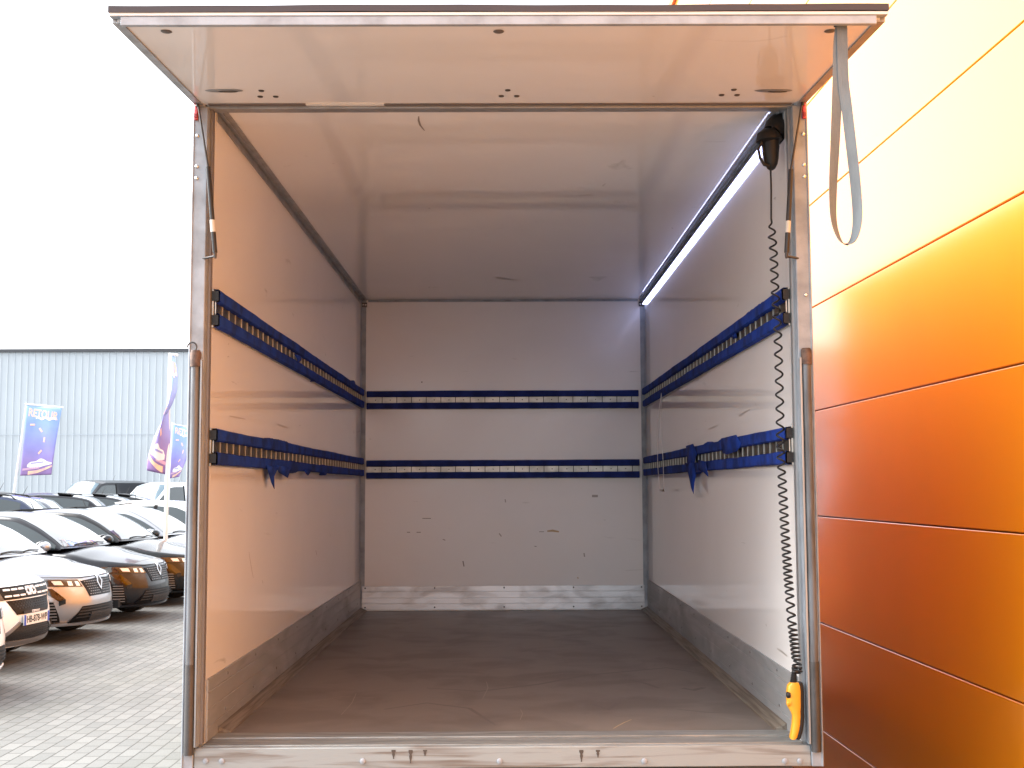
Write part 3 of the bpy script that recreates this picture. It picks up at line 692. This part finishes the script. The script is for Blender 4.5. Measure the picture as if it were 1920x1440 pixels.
def car(name, loc_, head, color, label, cat='car', group=None, W=.90, Lf=2.0, Lr=-2.03, face='clio', roof=None, zb=.2, up_=0., xws=.98, glassr=(-1.62, .90), rails=False, plate=False, antenna=True, belt_=None, detail=True, trim_sides=False, tum=.17):
    root = empty(name, loc_, head, label=label, cat=cat, group=group)
    P = PAINT[color]
    belt = belt_ or 1.01+up_
    zbon = pchip([Lr, Lr+.3, -.6, xws, Lf-.62, Lf-.32, Lf-.12, Lf], [belt+.0, belt+.03, belt+.005, belt, belt-.085, belt-.145, belt-.195, belt-.245])
    nn = 2.6; xk = Lf-1.1
    def wid(x):
        if x > xk: return W*max(0, 1-((x-xk)/(Lf-xk))**nn)**(1/nn)
        if x < Lr+.7: return W*max(0, 1-((Lr+.7-x)/.7)**3.2)**(1/3.2)
        return W
    gz = pchip([.15, .24, .34, .52, .62, .72, .80, .9, 1.1], [.10, .035, .0, .0, .03, .055, .10, .15, .2])
    gr = pchip([.15, .3, .5, .7, 1.1], [.10, .02, 0, .03, .1])
    def warp(x, z):
        z2 = z-up_*.6
        if x > xk: return x-gz(z2)*((x-xk)/(Lf-xk))**2
        if x < Lr+.7: return x+gr(z2)*((Lr+.7-x)/.7)**2
        return x
    wheels = (Lf-.80, Lr+.74); RW = .315+up_*.12; zwc = RW
    def zbot(x):
        z = zb
        for xw in wheels:
            dx = x-xw
            if abs(dx) < RW+.055: z = max(z, zwc+math.sqrt(max(0, (RW+.055)**2-dx*dx)))
        return z
    xs = []
    for i in range(27): xs.append(Lf-(Lf-xk)*(1-math.cos(math.pi/2*i/26)))
    for xx in np.arange(xk-.05, Lr+.7, -.05): xs.append(float(xx))
    for i in range(17): xs.append(Lr+.7-.7*math.sin(math.pi/2*i/16))
    ztop = lambda x, y: zbon(x)-.085*(abs(y)/W)**2*(1 if x > 0 else .4)
    rows = []
    prof = [(.91, 0), (.955, .10), (.985, .28), (1., .52), (.995, .70), (.975, .86), (.955, .94), (.93, 1.)]
    tops = [.86, .76, .62, .45, .25, 0]
    for x in xs:
        w_ = wid(x); zt = ztop(x, w_*.93); z0 = min(zbot(x), zt-.03); row = []
        for fy, fz in prof:
            z = z0+(zt-z0)*fz; row.append((warp(x, z), w_*fy, z))
        for fy in tops:
            z = ztop(x, w_*fy)+(.0); z = zt+(z-zt)*(1) ; row.append((warp(x, zt)*(1) if False else warp(x, z), w_*fy, z))
        rows.append(row+[(a, -b_, c_) for a, b_, c_ in row[::-1][1:]])
    k = len(rows[0]); b = MB()
    b.add([p for r_ in rows for p in r_], [(i*k+j, i*k+j+1, (i+1)*k+j+1, (i+1)*k+j) for i in range(len(rows)-1) for j in range(k-1)])
    body = b.build('body', P, root, smooth=50)
    MB().box(Lr+.25, Lf-.28, -W*.86, W*.86, zb+.02, zb+.12).box(Lr+.9, Lf-1.3, -W*.92, W*.92, zb+.0, .5).build('underbody', 'black', root)
    def front(y, z, off=0.):
        def S(y_, z_):
            t = min(abs(y_)/W, .9995); xp = xk+(Lf-xk)*(1-t**nn)**(1/nn); return Vector((warp(xp, z_), y_, z_))
        p = S(y, z)
        if off:
            e = .004; yy = y if abs(y) > e else (e if y >= 0 else -e)
            a = S(yy+e, z)-S(yy-e, z); c_ = S(yy, z+e)-S(yy, z-e); n_ = a.cross(c_).normalized()
            if n_.x < 0: n_ = -n_
            p = p+n_*off
        return p
    U = up_*.6
    def fp(quads, name_, m_, off=.004, both=True, par=None, depth=.02, nu=8, nv=4):
        """front-mapped patches: each quad is four (y,z) corners: inner-bottom, outer-bottom, outer-top, inner-top"""
        outs = []
        for sgn in ((1, -1) if both else (1,)):
            b = MB()
            for q in quads:
                (a0, a1), (b0, b1), (c0, c1), (d0, d1) = q
                def f(u, v, o_=off):
                    y = (a0*(1-u)+b0*u)*(1-v)+(d0*(1-u)+c0*u)*v; z = (a1*(1-u)+b1*u)*(1-v)+(d1*(1-u)+c1*u)*v
                    return front(sgn*y, z+U, o_)
                b.grid(f, nu, nv)
                for e in (lambda t: (t, 0), lambda t: (t, 1), lambda t: (0, t), lambda t: (1, t)):
                    b.grid(lambda u, v, e=e: f(*e(u), off-v*depth), nu, 1)
            outs.append(b.build(name_, m_, par or root, smooth=50))
        return outs
    if face == 'clio':
        fp([[(.36, .655), (.82, .690), (.845, .765), (.42, .745)]], 'headlight', 'lens', .006)
        fp([[(.40, .668), (.455, .671), (.47, .725), (.43, .722)], [(.50, .676), (.55, .679), (.56, .732), (.51, .729)], [(.60, .690), (.68, .697), (.70, .742), (.62, .738)]], 'lamp_unit', 'lamp_unit', .009, depth=.003, nu=2, nv=2)
        fp([[(0, .762), (.42, .764), (.42, .771), (0, .769)], [(.42, .764), (.78, .788), (.78, .794), (.42, .771)]], 'bonnet_gap', 'black', .004, depth=.004, nv=1)
        fp([[(.60, .52), (.66, .50), (.80, .664), (.70, .656)], [(.60, .47), (.655, .45), (.66, .505), (.60, .525)]], 'daytime_lamp', 'amber', .006)
        fp([[(.635, .255), (.80, .275), (.865, .54), (.70, .50)]], 'side_vent', 'gloss_black', .005)
        vq = []
        for i in range(7):
            z = .285+i*.035; vq.append([(.665+i*.004, z), (.765, z+.003), (.765, z+.014), (.668+i*.004, z+.010)])
        fp(vq, 'vent_blade', 'skid', .010, depth=.004, nu=3, nv=1)
        fp([[(0, .535), (.265, .535), (.375, .725), (0, .745)]], 'upper_grille', 'gloss_black', .004)
        gq = []
        for r_ in range(6):
            for c_ in range(8):
                y = .022+c_*.044+(r_ % 2)*.022; z = .556+r_*.030
                if y < .235+(z-.535)*.55: gq.append([(y, z), (y+.026, z), (y+.026, z+.008), (y, z+.008)])
        fp(gq, 'grille_mesh', 'skid', .009, depth=.003, nu=1, nv=1)
        fp([[(0, .235), (.55, .240), (.395, .425), (0, .425)]], 'lower_grille', 'gloss_black', .004)
        bq = [[(.0, z), (.50-(z-.26)*.6, z), (.49-(z-.26)*.6, z+.014), (.0, z+.014)] for z in (.29, .325, .36, .395)]
        fp(bq, 'grille_bar', 'trim', .012, depth=.006, nu=6, nv=1)
        fp([[(0, .255), (.27, .255), (.26, .345), (0, .345)]], 'plate_holder', 'trim', .018, depth=.014)
        fp([[(.03, .290), (.065, .290), (.065, .32), (.03, .32)], [(.12, .27), (.135, .27), (.135, .285), (.12, .285)]], 'fixing_hole', 'black', .0195, depth=.003, nu=1, nv=1)
        em = fp([[(0, .59), (.001, .59), (.074, .695), (0, .695)], [(0, .695), (.074, .695), (.001, .80), (0, .80)]], 'emblem', 'badge', .016, nu=3, nv=3)
        fp([[(0, .635), (.001, .635), (.036, .695), (0, .695)], [(0, .695), (.036, .695), (.001, .755), (0, .755)]], 'emblem_inset', 'trim', .019, depth=.003, nu=2, nv=2)
        fp([[(0, .205), (.72, .215), (.74, .24), (0, .232)]], 'lip', P, .02, depth=.03)
    elif face == 'duster':
        fp([[(.44, .66), (.80, .675), (.855, .80), (.50, .79)]], 'headlight', 'lens', .006)
        fp([[(.52, .70), (.62, .705), (.64, .77), (.54, .765)]], 'lamp_unit', 'lamp_unit', .009, depth=.003, nu=2, nv=2)
        fp([[(0, .665), (.47, .665), (.53, .795), (0, .80)]], 'upper_grille', 'gloss_black', .005)
        bars = []
        for y0 in (.125, .235, .345):
            for z in (.690, .752): bars.append([(y0, z), (y0+.085, z), (y0+.085, z+.018), (y0, z+.018)])
        fp(bars, 'grille_bar', 'badge_white', .013, depth=.008, nu=2, nv=1)
        # emblem: two facing brackets
        eq = []
        for z in (.690, .752): eq.append([(.012, z), (.080, z), (.080, z+.024), (.012, z+.024)])
        eq.append([(.0, .712), (.030, .712), (.030, .754), (.0, .754)])
        eq += [[(.065, .700), (.095, .706), (.095, .735-.004), (.070, .728)], [(.070, .738), (.095, .735), (.095, .760), (.065, .766)]]
        fp(eq, 'emblem', 'badge_white', .015, depth=.009, nu=2, nv=2)
        fp([[(0, .505), (.31, .505), (.42, .655), (0, .655)]], 'mid_grille', 'gloss_black', .004)
        gq = []
        for r_ in range(4):
            for c_ in range(9):
                y = .02+c_*.046+(r_ % 2)*.023; z = .562+r_*.024
                if y < .27+(z-.53)*.6: gq.append([(y, z), (y+.03, z), (y+.022, z+.008), (y+.008, z+.008)])
        fp(gq, 'grille_mesh', 'trim', .010, depth=.004, nu=1, nv=1)
        fp([[(0, .508), (.22, .508), (.22, .535), (0, .535)]], 'name_strip', 'trim', .012, depth=.008)
        b = MB(); b.text('STEPWAY', .030, lambda x, y, z: front(x*1.25, .5215+U+y, .0145+z), extrude=.0008); b.build('lettering', 'badge_white', root, smooth=0)
        fp([[(0, .235), (.53, .25), (.25, .415), (0, .415)]], 'lower_grille', 'black', .004)
        gq = []
        for r_ in range(7):
            for c_ in range(13):
                y = .01+c_*.044+(r_ % 2)*.022; z = .25+r_*.025
                if y < .49-(z-.25)*1.6: gq.append([(y, z), (y+.034, z), (y+.026, z+.007), (y+.008, z+.007)])
        fp(gq, 'grille_mesh', 'trim', .009, depth=.004, nu=1, nv=1)
        fp([[(0, .185), (.66, .20), (.64, .245), (0, .232)], [(.53, .25), (.58, .25), (.28, .435), (.25, .415)]], 'skid_plate', 'skid', .014, depth=.02)
        fp([[(.68, .30), (.80, .32), (.84, .50), (.74, .48)]], 'fog_recess', 'gloss_black', .004)
    if plate:
        zc_ = .445+U; x0 = front(0, zc_, .022).x; sh = lambda x, y, z: (x0+.006+z, x, zc_+y)
        q = MB().box(x0-.01, x0+.006, -.26, .26, zc_-.055, zc_+.055).build('number_plate', 'plate', root, bevel=.003)
        MB().box(x0+.0062, x0+.0072, -.26, -.222, zc_-.054, zc_+.054).box(x0+.0062, x0+.0072, .222, .26, zc_-.054, zc_+.054).build('plate_band', 'plate_blue', q)
        MB().text('HB-878-WP', .098, lambda x, y, z: (x0+.0075+z, x*.86, zc_+y), extrude=.0005).build('lettering', 'ink', q, smooth=0)
    # greenhouse
    xr0 = Lr+.06
    if roof is None: roof = [(xr0, 0), (xr0+.18, .19), (xr0+.42, .36), (-1.0, .455), (-.35, .49), (.08, .465), (.42, .345), (.74, .165), (xws, .0)]
    zr = pchip([a for a, _ in roof], [b_ for _, b_ in roof]); xa, xb = roof[0][0], roof[-1][0]
    Wb = W*.915
    wb = lambda x: min(Wb, wid(x)*.93 if x < Lr+.8 else Wb, Wb-.06*max(0, (x-.3)/(xb-.3))**2)
    hmax = max(b_ for _, b_ in roof)
    def G(x, v, off=0.):
        def S(x, v):
            h = max(zr(x), 0); bl = belt-.02; yb = wb(x); yr = yb-tum*(h/hmax)**.9*(hmax/.475); zrl = bl+.02+h*.90
            if v <= 1: t = v; y = yb+(yr-yb)*(t**1.25); z = bl+(zrl-bl)*t
            else:
                t = v-1; y = yr*(1-t); z = zrl+(h*.10+.012*(h/hmax))*(1-(1-t)**2.4)
            x2 = x-(.13 if x > 0 else -.05)*(y/Wb)**2*(min(1, abs(x)/.9)) if x > 0 else x+.05*(y/Wb)**2*min(1, max(0, (-x-1.2)/.6))
            return Vector((x2, y, z))
        p = S(x, v)
        if off:
            a = S(x+.01, v)-S(x-.01, v); c_ = S(x, min(v+.01, 2))-S(x, v-.01); n_ = a.cross(c_)
            if n_.length > 1e-9:
                n_.normalize()
                if n_.y < 0 and v < 1 or n_.z < 0 and v >= 1: n_ = -n_
                p = p+n_*off
        return p
    gx = [xa+(xb-xa)*i/64 for i in range(65)]; gv = [0, .15, .3, .45, .6, .75, .88, 1, 1.1, 1.25, 1.45, 1.7, 2]
    rows = []
    for x in gx:
        r_ = [G(x, v) for v in gv]; rows.append(r_+[Vector((p.x, -p.y, p.z)) for p in r_[::-1][1:]])
    k = len(rows[0]); b = MB(); b.add([p for r_ in rows for p in r_], [(i*k+j, i*k+j+1, (i+1)*k+j+1, (i+1)*k+j) for i in range(len(rows)-1) for j in range(k-1)])
    b.build('roof', P, root, smooth=60)
    def gp(x0, x1, v0, v1, name_, m_, both=True, off=.005, nu=16, nv=6, wrap=False, fn=None):
        if wrap:
            b = MB(); vv = [v0+(2-v0)*j/nv for j in range(nv+1)]
            def f(u, v):
                t = v*2; sgn = 1 if t <= 1 else -1; q = t if t <= 1 else 2-t
                p = G(x0+(x1-x0)*u, v0+(2-v0)*q, off); return (p.x, sgn*p.y, p.z)
            b.grid(f, nu, nv*2); return [b.build(name_, m_, root, smooth=60)]
        out = []
        for sgn in (1, -1):
            b = MB()
            def f(u, v):
                x = x0+(x1-x0)*u; lo, hi = (fn(x) if fn else (v0, v1)); p = G(x, lo+(hi-lo)*v, off); return (p.x, sgn*p.y, p.z)
            b.grid(f, nu, nv); out.append(b.build(name_, m_, root, smooth=60))
        return out
    xt = next(a for a, h_ in roof[::-1] if h_ > hmax*.93)+(.02 if hmax > .7 else 0)
    gp(xt+.03, xb-.035, 1.10, 0, 'windscreen', 'van_glass' if face == 'panelvan' else 'screen', wrap=True)
    xrt = next(a for a, h_ in roof if h_ > hmax*.78)
    gp(xa+.03, xrt-.03, 1.12, 0, 'rear_window', 'screen', wrap=True)
    md = -.28
    lim = lambda x: (.14, .90)
    gp(md+.04, glassr[1], .1, .9, 'side_window', 'glass', fn=lim)
    if face != 'panelvan': gp(glassr[0], md-.04, .1, .9, 'side_window', 'glass', fn=lim)
    gp(md-.04, md+.04, .05, .95, 'door_pillar', 'gloss_black', off=.004, nu=2)
    b = MB()   # spoiler
    y1 = Wb-.2
    zr_ = belt+zr(xrt-.02)
    b.hexa([(xrt-.16, -y1, zr_-.02), (xrt+.16, -y1, zr_+.00), (xrt+.16, y1, zr_+.00), (xrt-.16, y1, zr_-.02), (xrt-.17, -y1, zr_+.012), (xrt+.16, -y1, zr_+.05), (xrt+.16, y1, zr_+.05), (xrt-.17, y1, zr_+.012)])
    b.build('spoiler', 'gloss_black' if color != 'white' else P, root, bevel=.008)
    # tail lamps
    for s in (-1, 1):
        y0, y1_ = sorted((s*W*.55, s*W*.90)); x_ = Lr+.02
        def tf(u, v, s=s):
            y = s*W*(.52+.40*u); z = belt-.22+.12*v; t = abs(y)/W; xp = Lr+.7-.7*(1-t**3.2)**(1/3.2); return (warp(xp, z)-.006, y, z)
        MB().grid(tf, 8, 3).build('tail_lamp', 'tail', root, solid=.01)
    for s in (-1, 1):   # mirrors and wipers
        mx_, mz = xws-.27, belt+.045
        b = MB(); b.tube([(mx_, s*(W*.92), mz-.03), (mx_+.01, s*(W+.02), mz-.015)], .02, 8); b.tube([(mx_+.01, s*(W+.0), mz), (mx_+.01, s*(W+.03), mz+.005), (mx_, s*(W+.10), mz+.01), (mx_-.01, s*(W+.155), mz), (mx_-.01, s*(W+.165), mz)], [.03, .062, .068, .055, .025], 12, sx=1.25)
        b.build('mirror', P if color != 'white' else 'gloss_black', root, smooth=70)
    if detail:
        b = MB()
        for y0, ln in ((-.05, .55), (.45, .50)):
            pts_ = []
            for i in range(8):
                y = y0-ln*i/7+.1; vv = 2-abs(y)/(Wb*.95)*.9; p = G(xb-.045-.02*math.sin(i/7*3), vv, .015); pts_.append((p.x, math.copysign(p.y, y) if abs(y) > .02 else y, p.z))
            b.tube(pts_, .007, 6)
        b.build('wiper', 'black', root)
    for xw in wheels:
        for s in (-1, 1):
            wv = MB().tube([(xw, s*(W-.23), zwc), (xw, s*(W-.21), zwc), (xw, s*(W-.045), zwc), (xw, s*(W-.025), zwc)], [RW-.03, RW, RW, RW-.03], 32).build('wheel', 'tyre', root)
            b = MB().tube([(xw, s*(W-.06), zwc), (xw, s*(W-.022), zwc)], [RW*.66, RW*.68], 24)
            for q in range(5):
                a = 2*math.pi*q/5; b.tube([(xw, s*(W-.018), zwc), (xw+RW*.62*math.cos(a), s*(W-.018), zwc+RW*.62*math.sin(a))], [.035, .03], 6)
            b.build('rim', 'skid' if detail else 'alu_dull', wv)
    if rails:
        for s in (-1, 1):
            p = [G(x, 1.0) for x in (-1.5, -1.4, -.8, -.2, .15, .25)]
            pts_ = [(q.x, s*(q.y-.02), q.z+(.0 if i in (0, 5) else .06)) for i, q in enumerate(p)]; MB().tube(pts_, .014, 8).build('roof_rail', 'trim', root)
    if antenna:
        p = G(-.95, 2); MB().tube([(p.x, 0, p.z-.01), (p.x-.12, 0, p.z+.22)], [.008, .003], 6).build('antenna', 'black', root)
    return root

def carpos(px, depth, dx=0.):
    """ground point seen in pixel column px at the given distance"""
    p = on(px, 912, 1, CAMY+depth); return Vector((p.x+dx, p.y, 0))
TH = R(-7)
def place_nose(px, depth, Lf, th=TH):
    p = carpos(px, depth); return (p.x-Lf*math.cos(th), p.y-Lf*math.sin(th), 0)
grp = 'cars parked nose out along the yard'
car('parked_car', place_nose(-17, 10.75, 2.0), TH, 'white', 'white car at the far left edge, only the tip of its bumper in view', group=grp, antenna=False)
car('parked_car', place_nose(72, 12.95, 2.02), TH, 'white', 'white crossover with grey grille bars and a number plate, nearest of the row', face='duster', plate=True, group=grp, up_=.05, W=.92, Lf=2.02)
car('parked_car', place_nose(196, 15.1, 2.0), TH, 'silver', 'silver hatchback parked between the white crossover and the dark one', group=grp)
car('parked_car', place_nose(306, 17.4, 2.0), TH, 'slate', 'dark slate hatchback parked beside the silver one', group=grp)
car('parked_car', place_nose(388, 19.7, 2.0), TH, 'black', 'black hatchback whose nose is cut off by the truck post', group=grp)
car('parked_car', place_nose(452, 22.1, 2.0), TH, 'silver', 'silver hatchback behind the tall flag pole, mostly hidden by the black one', group=grp)
car('parked_car', place_nose(520, 24.6, 2.0), TH, 'white', 'white car last in the front row, roof showing beside the truck post', group=grp, up_=.08)

# second row seen from behind, tails towards us
grp2 = 'cars of the second row, tails towards the camera'
def place_tail(px, depth, Lr=-2.03, th=math.pi-R(7)):
    p = carpos(px, depth); return (p.x+Lr*math.cos(th)*-1*-1*-1, p.y-Lr*math.sin(th), 0)
def row2(px, depth, color, label, **k):
    th = math.pi+R(8); p = carpos(px, depth)
    car('parked_car', (p.x-2.03*math.cos(math.pi-th)*-1*-1, p.y+.0, 0), th, color, label, group=grp2, detail=False, **k)
for px, d, c_, lb, kw in (
    (8, 22.0, 'grey', 'grey car at the left edge showing a dark spoiler over a pale rear window', dict(up_=.12)),
    (88, 25.0, 'navy', 'navy blue tall car with roof rails and an antenna behind the silver hatchback', dict(up_=.27, rails=True, antenna=True)),
    (126, 27.5, 'grey', 'grey car next to the tall navy one, black spoiler at its tail', dict(up_=.20)),
    (205, 30.0, 'slate', 'dark car with black spoiler in the middle of the second row', dict(up_=.23)),
    (262, 32.5, 'slate', 'dark hatchback with black spoiler left of the white van', dict(up_=.20)),
    (302, 35.0, 'black', 'black hatchback with spoiler in front of the white van', dict(up_=.18))):
    row2(px, d, c_, lb, **kw)

# vans by the warehouse
def van(px, depth, th, color, label, h=2.05, **k):
    p = carpos(px, depth); Lr = -2.5
    q_ = h-1.13; rf = [(-2.47, .0), (-2.45, q_*.5), (-2.38, q_*.92), (-2.2, q_*.985), (-1.2, q_), (.2, q_), (.55, q_*.955), (.72, q_*.84), (1.2, q_*.40), (1.6, 0)]
    return car('parked_van', (p.x, p.y, 0), th, color, label, cat='van', Lf=2.3, Lr=Lr, W=.97, up_=.17, belt_=1.13, xws=1.6, roof=rf, glassr=(-2.2, 1.25), tum=.055, face=k.pop('face', 'panelvan'), detail=False, **k)
van(180, 49, math.pi+R(65), 'slate', 'dark grey van with pale windscreen in front of the warehouse', h=2.17)
van(305, 47, math.pi+R(65), 'white', 'white van with a pale windscreen parked near the foot of the flags', h=2.07)
van(455, 34, math.pi+R(72), 'white', 'white van cut off by the truck post, sloping windscreen edge visible', h=2.42)

# ------------------------------------------------------------------ flags
def flag_mat():
    m = bpy.data.materials.new('printed_banner'); m.use_nodes = True; n = m.node_tree.nodes; l = m.node_tree.links; b = n['Principled BSDF']
    uv = n.new('ShaderNodeUVMap'); sp = n.new('ShaderNodeSeparateXYZ'); l.new(uv.outputs[0], sp.inputs[0])
    cr = n.new('ShaderNodeValToRGB'); e = cr.color_ramp.elements
    e[0].position = 0; e[0].color = (.30, .18, .42, 1); e[1].position = 1; e[1].color = (.36, .58, .92, 1)
    for pos, c in ((.22, (.36, .28, .64)), (.5, (.32, .36, .82)), (.8, (.30, .46, .88))):
        q = e.new(pos); q.color = (*c, 1)
    l.new(sp.outputs[1], cr.inputs[0])
    tc = n.new('ShaderNodeTexCoord'); nz = n.new('ShaderNodeTexNoise'); nz.inputs['Scale'].default_value = 2.5; l.new(tc.outputs['Object'], nz.inputs[0])
    mx = n.new('ShaderNodeMix'); mx.data_type = 'RGBA'; mx.blend_type = 'MULTIPLY'; mx.inputs[0].default_value = .35
    l.new(cr.outputs[0], mx.inputs[6]); l.new(nz.outputs[0], mx.inputs[7]); l.new(mx.outputs[2], b.inputs['Base Color'])
    b.inputs['Roughness'].default_value = .5; b.inputs['Subsurface Weight'].default_value = 0
    return m
M['banner'] = flag_mat()
M['print_orange'] = mat('print_orange', (.92, .58, .44), rough=.6)
M['print_white'] = mat('print_white', (.82, .82, .84), rough=.6)
M['print_flame'] = mat('print_flame', (.90, .62, .38), rough=.6, col2=(.70, .42, .45), var=.5, vscale=6)
M['pole'] = mat('white_flag_pole', (.72, .72, .72), rough=.35)
def flag(base, Hp, lean, surf, label, name='banner_flag', mast=None):
    """surf(u,v) -> local point of the cloth, u from the pole outwards, v from the bottom up"""
    root = empty(name, base, label=label, cat='flag', group='printed banner flags on white poles')
    MB().tube([(0, 0, 0), (lean*.5, 0, Hp*.5), (lean, 0, Hp)], [.040, .034, .024], 12).build('pole', 'pole', root)
    b = MB(); nu, nv = 20, 44; b.grid(lambda u, v: surf(u, v), nu, nv)
    o = b.build('banner', 'banner', root, smooth=180); me = o.data
    uvl = me.uv_layers.new(name='UVMap')
    for lp in me.loops:
        i, j = divmod(lp.vertex_index, nv+1); uvl.data[lp.index].uv = (i/nu, j/nv)
    mo = o.modifiers.new('solid', 'SOLIDIFY'); mo.thickness = .004
    def S(u, v, d):
        p = Vector(surf(u, v)); e = .01; a = Vector(surf(min(u+e, 1), v))-Vector(surf(max(u-e, 0), v)); c_ = Vector(surf(u, min(v+e, 1)))-Vector(surf(u, max(v-e, 0)))
        n_ = a.cross(c_)
        if n_.length > 0: n_.normalize()
        return p+n_*(d+.004)
    def pr(fn, name_, m_):          # the print shows on both faces of the cloth
        b = MB()
        for sd_ in (1, -1): fn(b, lambda u, v, d: S(u, v, (d+.004)*sd_-.004 if sd_ > 0 else -(d+.012)))
        b.build(name_, m_, o, smooth=0)
    pr(lambda b, T: b.text('RETOUR', .40, lambda x, y, z: T(.50+x*.56, .885+y*.40-x*.02, z), extrude=.001), 'print_title', 'print_orange')
    pr(lambda b, T: b.grid(lambda u, v: T(.30+.60*u, .815+.012*math.sin(u*16)+.032*v, .002), 30, 1), 'print_swash', 'print_white')
    def dashes(b, T):
        for (u0, v0, a) in ((.22, .73, 5), (.48, .66, -50), (.62, .52, 88), (.52, .34, 50)):
            ca, sa = math.cos(R(a)), math.sin(R(a)); cs_ = [(-.07, -.014), (.07, -.014), (.07, .014), (-.07, .014)]
            b.add([T(u0+(x*ca-y*sa*2), v0+(x*sa*.5+y*ca*.9), .002) for x, y in cs_], [(0, 1, 2, 3)])
    pr(dashes, 'print_dash', 'print_orange')
    f1 = pchip([0, .12, .3, .5, .62, .8, 1], [.155, .195, .205, .245, .235, .20, .185]); f0 = pchip([0, .3, .7, 1], [.12, .105, .14, .16])
    pr(lambda b, T: b.grid(lambda u, v: T(.18+.78*u, f0(u)+(f1(u)-f0(u))*v, .002), 24, 3), 'print_car', 'print_white')
    pr(lambda b, T: b.grid(lambda u, v: T(.28+.40*u, .165+.02*u+.018*v, .003), 8, 1), 'print_screen', mat('print_violet', (.35, .33, .62), rough=.6))
    pr(lambda b, T: b.grid(lambda u, v: T(.22+.76*u, .01+.11*u**1.5+.045*v*(1.2-.6*u), .0025), 16, 2), 'print_flame', 'print_flame')
    pr(lambda b, T: b.grid(lambda u, v: T(.05+.5*u, .07+.03*u+.03*v, .002), 10, 2), 'print_glow', mat('print_pink', (.60, .38, .55), rough=.6))
    return root
# 1: left, fully spread, leaning pole
def mk_flat(pole_top, pole_foot_px, corners, depth, name_label):
    """corners: photo pixels TL, TR, BR, BL of the banner at a distance"""
    Y = CAMY+depth
    tl, tr_, br, bl = [on(x_, y_, 1, Y) for x_, y_ in corners]
    top = on(*pole_top, 1, Y); ft = on(*pole_foot_px, 1, Y)
    k = (0-ft.z)/(top.z-ft.z); fx_ = ft.x+(top.x-ft.x)*k
    base = Vector((fx_, Y, 0))
    def surf(u, v):
        p = (bl*(1-u)+br*u)*(1-v)+(tl*(1-u)+tr_*u)*v - base
        return (p.x, -.05+.10*math.sin(u*4+v*2)*u+.18*u*(1-v), p.z)
    r_ = flag(tuple(base), top.z, top.x-fx_, surf, name_label)
    a = Vector(surf(-.04, 1)); c_ = Vector(surf(1.03, 1)); a.z += .03; c_.z += .03
    MB().cyl(a, c_, .022, 8).build('top_arm', 'pole', r_)
    return r_
mk_flat((50, 756), (29, 905), [(51, 760), (118, 766), (95, 890), (39, 892)], 35, 'blue purple banner fully spread on a leaning pole at the left')
mk_flat((323, 792), (318, 898), [(326, 797), (376, 806), (335, 894), (319, 897)], 46, 'small distant banner half hidden by the truck post, behind the twisted one')
# 2: tall and twisted
Yf = CAMY+20.6
basef = on(313, 905, 1, Yf); topf = on(318.5, 664, 1, Yf); kf = (0-basef.z)/(topf.z-basef.z); bx_ = basef.x+(topf.x-basef.x)*kf
lf = pchip([0, .05, .3, .5, .62, .72, .85, 1], [275, 276, 294, 309, 316, 317, 318, 318])
rf_ = pchip([0, .1, .3, .5, .62, .72, .85, .97, 1], [313, 315, 320, 328, 333, 336, 335, 328, 326])
def surf2(u, v):
    py_ = 666+(890-666)*(1-v)+(-14*(u) if False else 0)
    e0 = lf(v); e1 = rf_(v); tw = max(0, min(1, (v-.25)/.45)); tw = tw*tw*(3-2*tw)
    # the cloth turns over half way down: the free edge passes behind the pole edge
    px_ = (e0+(e1-e0)*u) if v > .5 else (e1-(e1-e0)*u)
    mid = 1-abs(v-.5)*2
    xx = e0*(1-u)+e1*u; xx2 = e1*(1-u)+e0*u; px_ = xx*tw+xx2*(1-tw)
    p = on(px_, py_-(8*u if v < .5 else 0)*(1-v), 1, Yf)
    return (p.x-bx_, .02-.30*math.sin(math.pi*u)*(.3+mid)*.6-.25*u*mid, p.z)
r_ = flag((bx_, Yf, 0), topf.z, topf.x-bx_, surf2, 'tall banner twisted round its pole beside the truck post')
MB().cyl((topf.x-bx_-.02, 0, topf.z-.0), (topf.x-bx_+.14, -.02, topf.z-.02), .022, 8).build('top_arm', 'pole', r_)
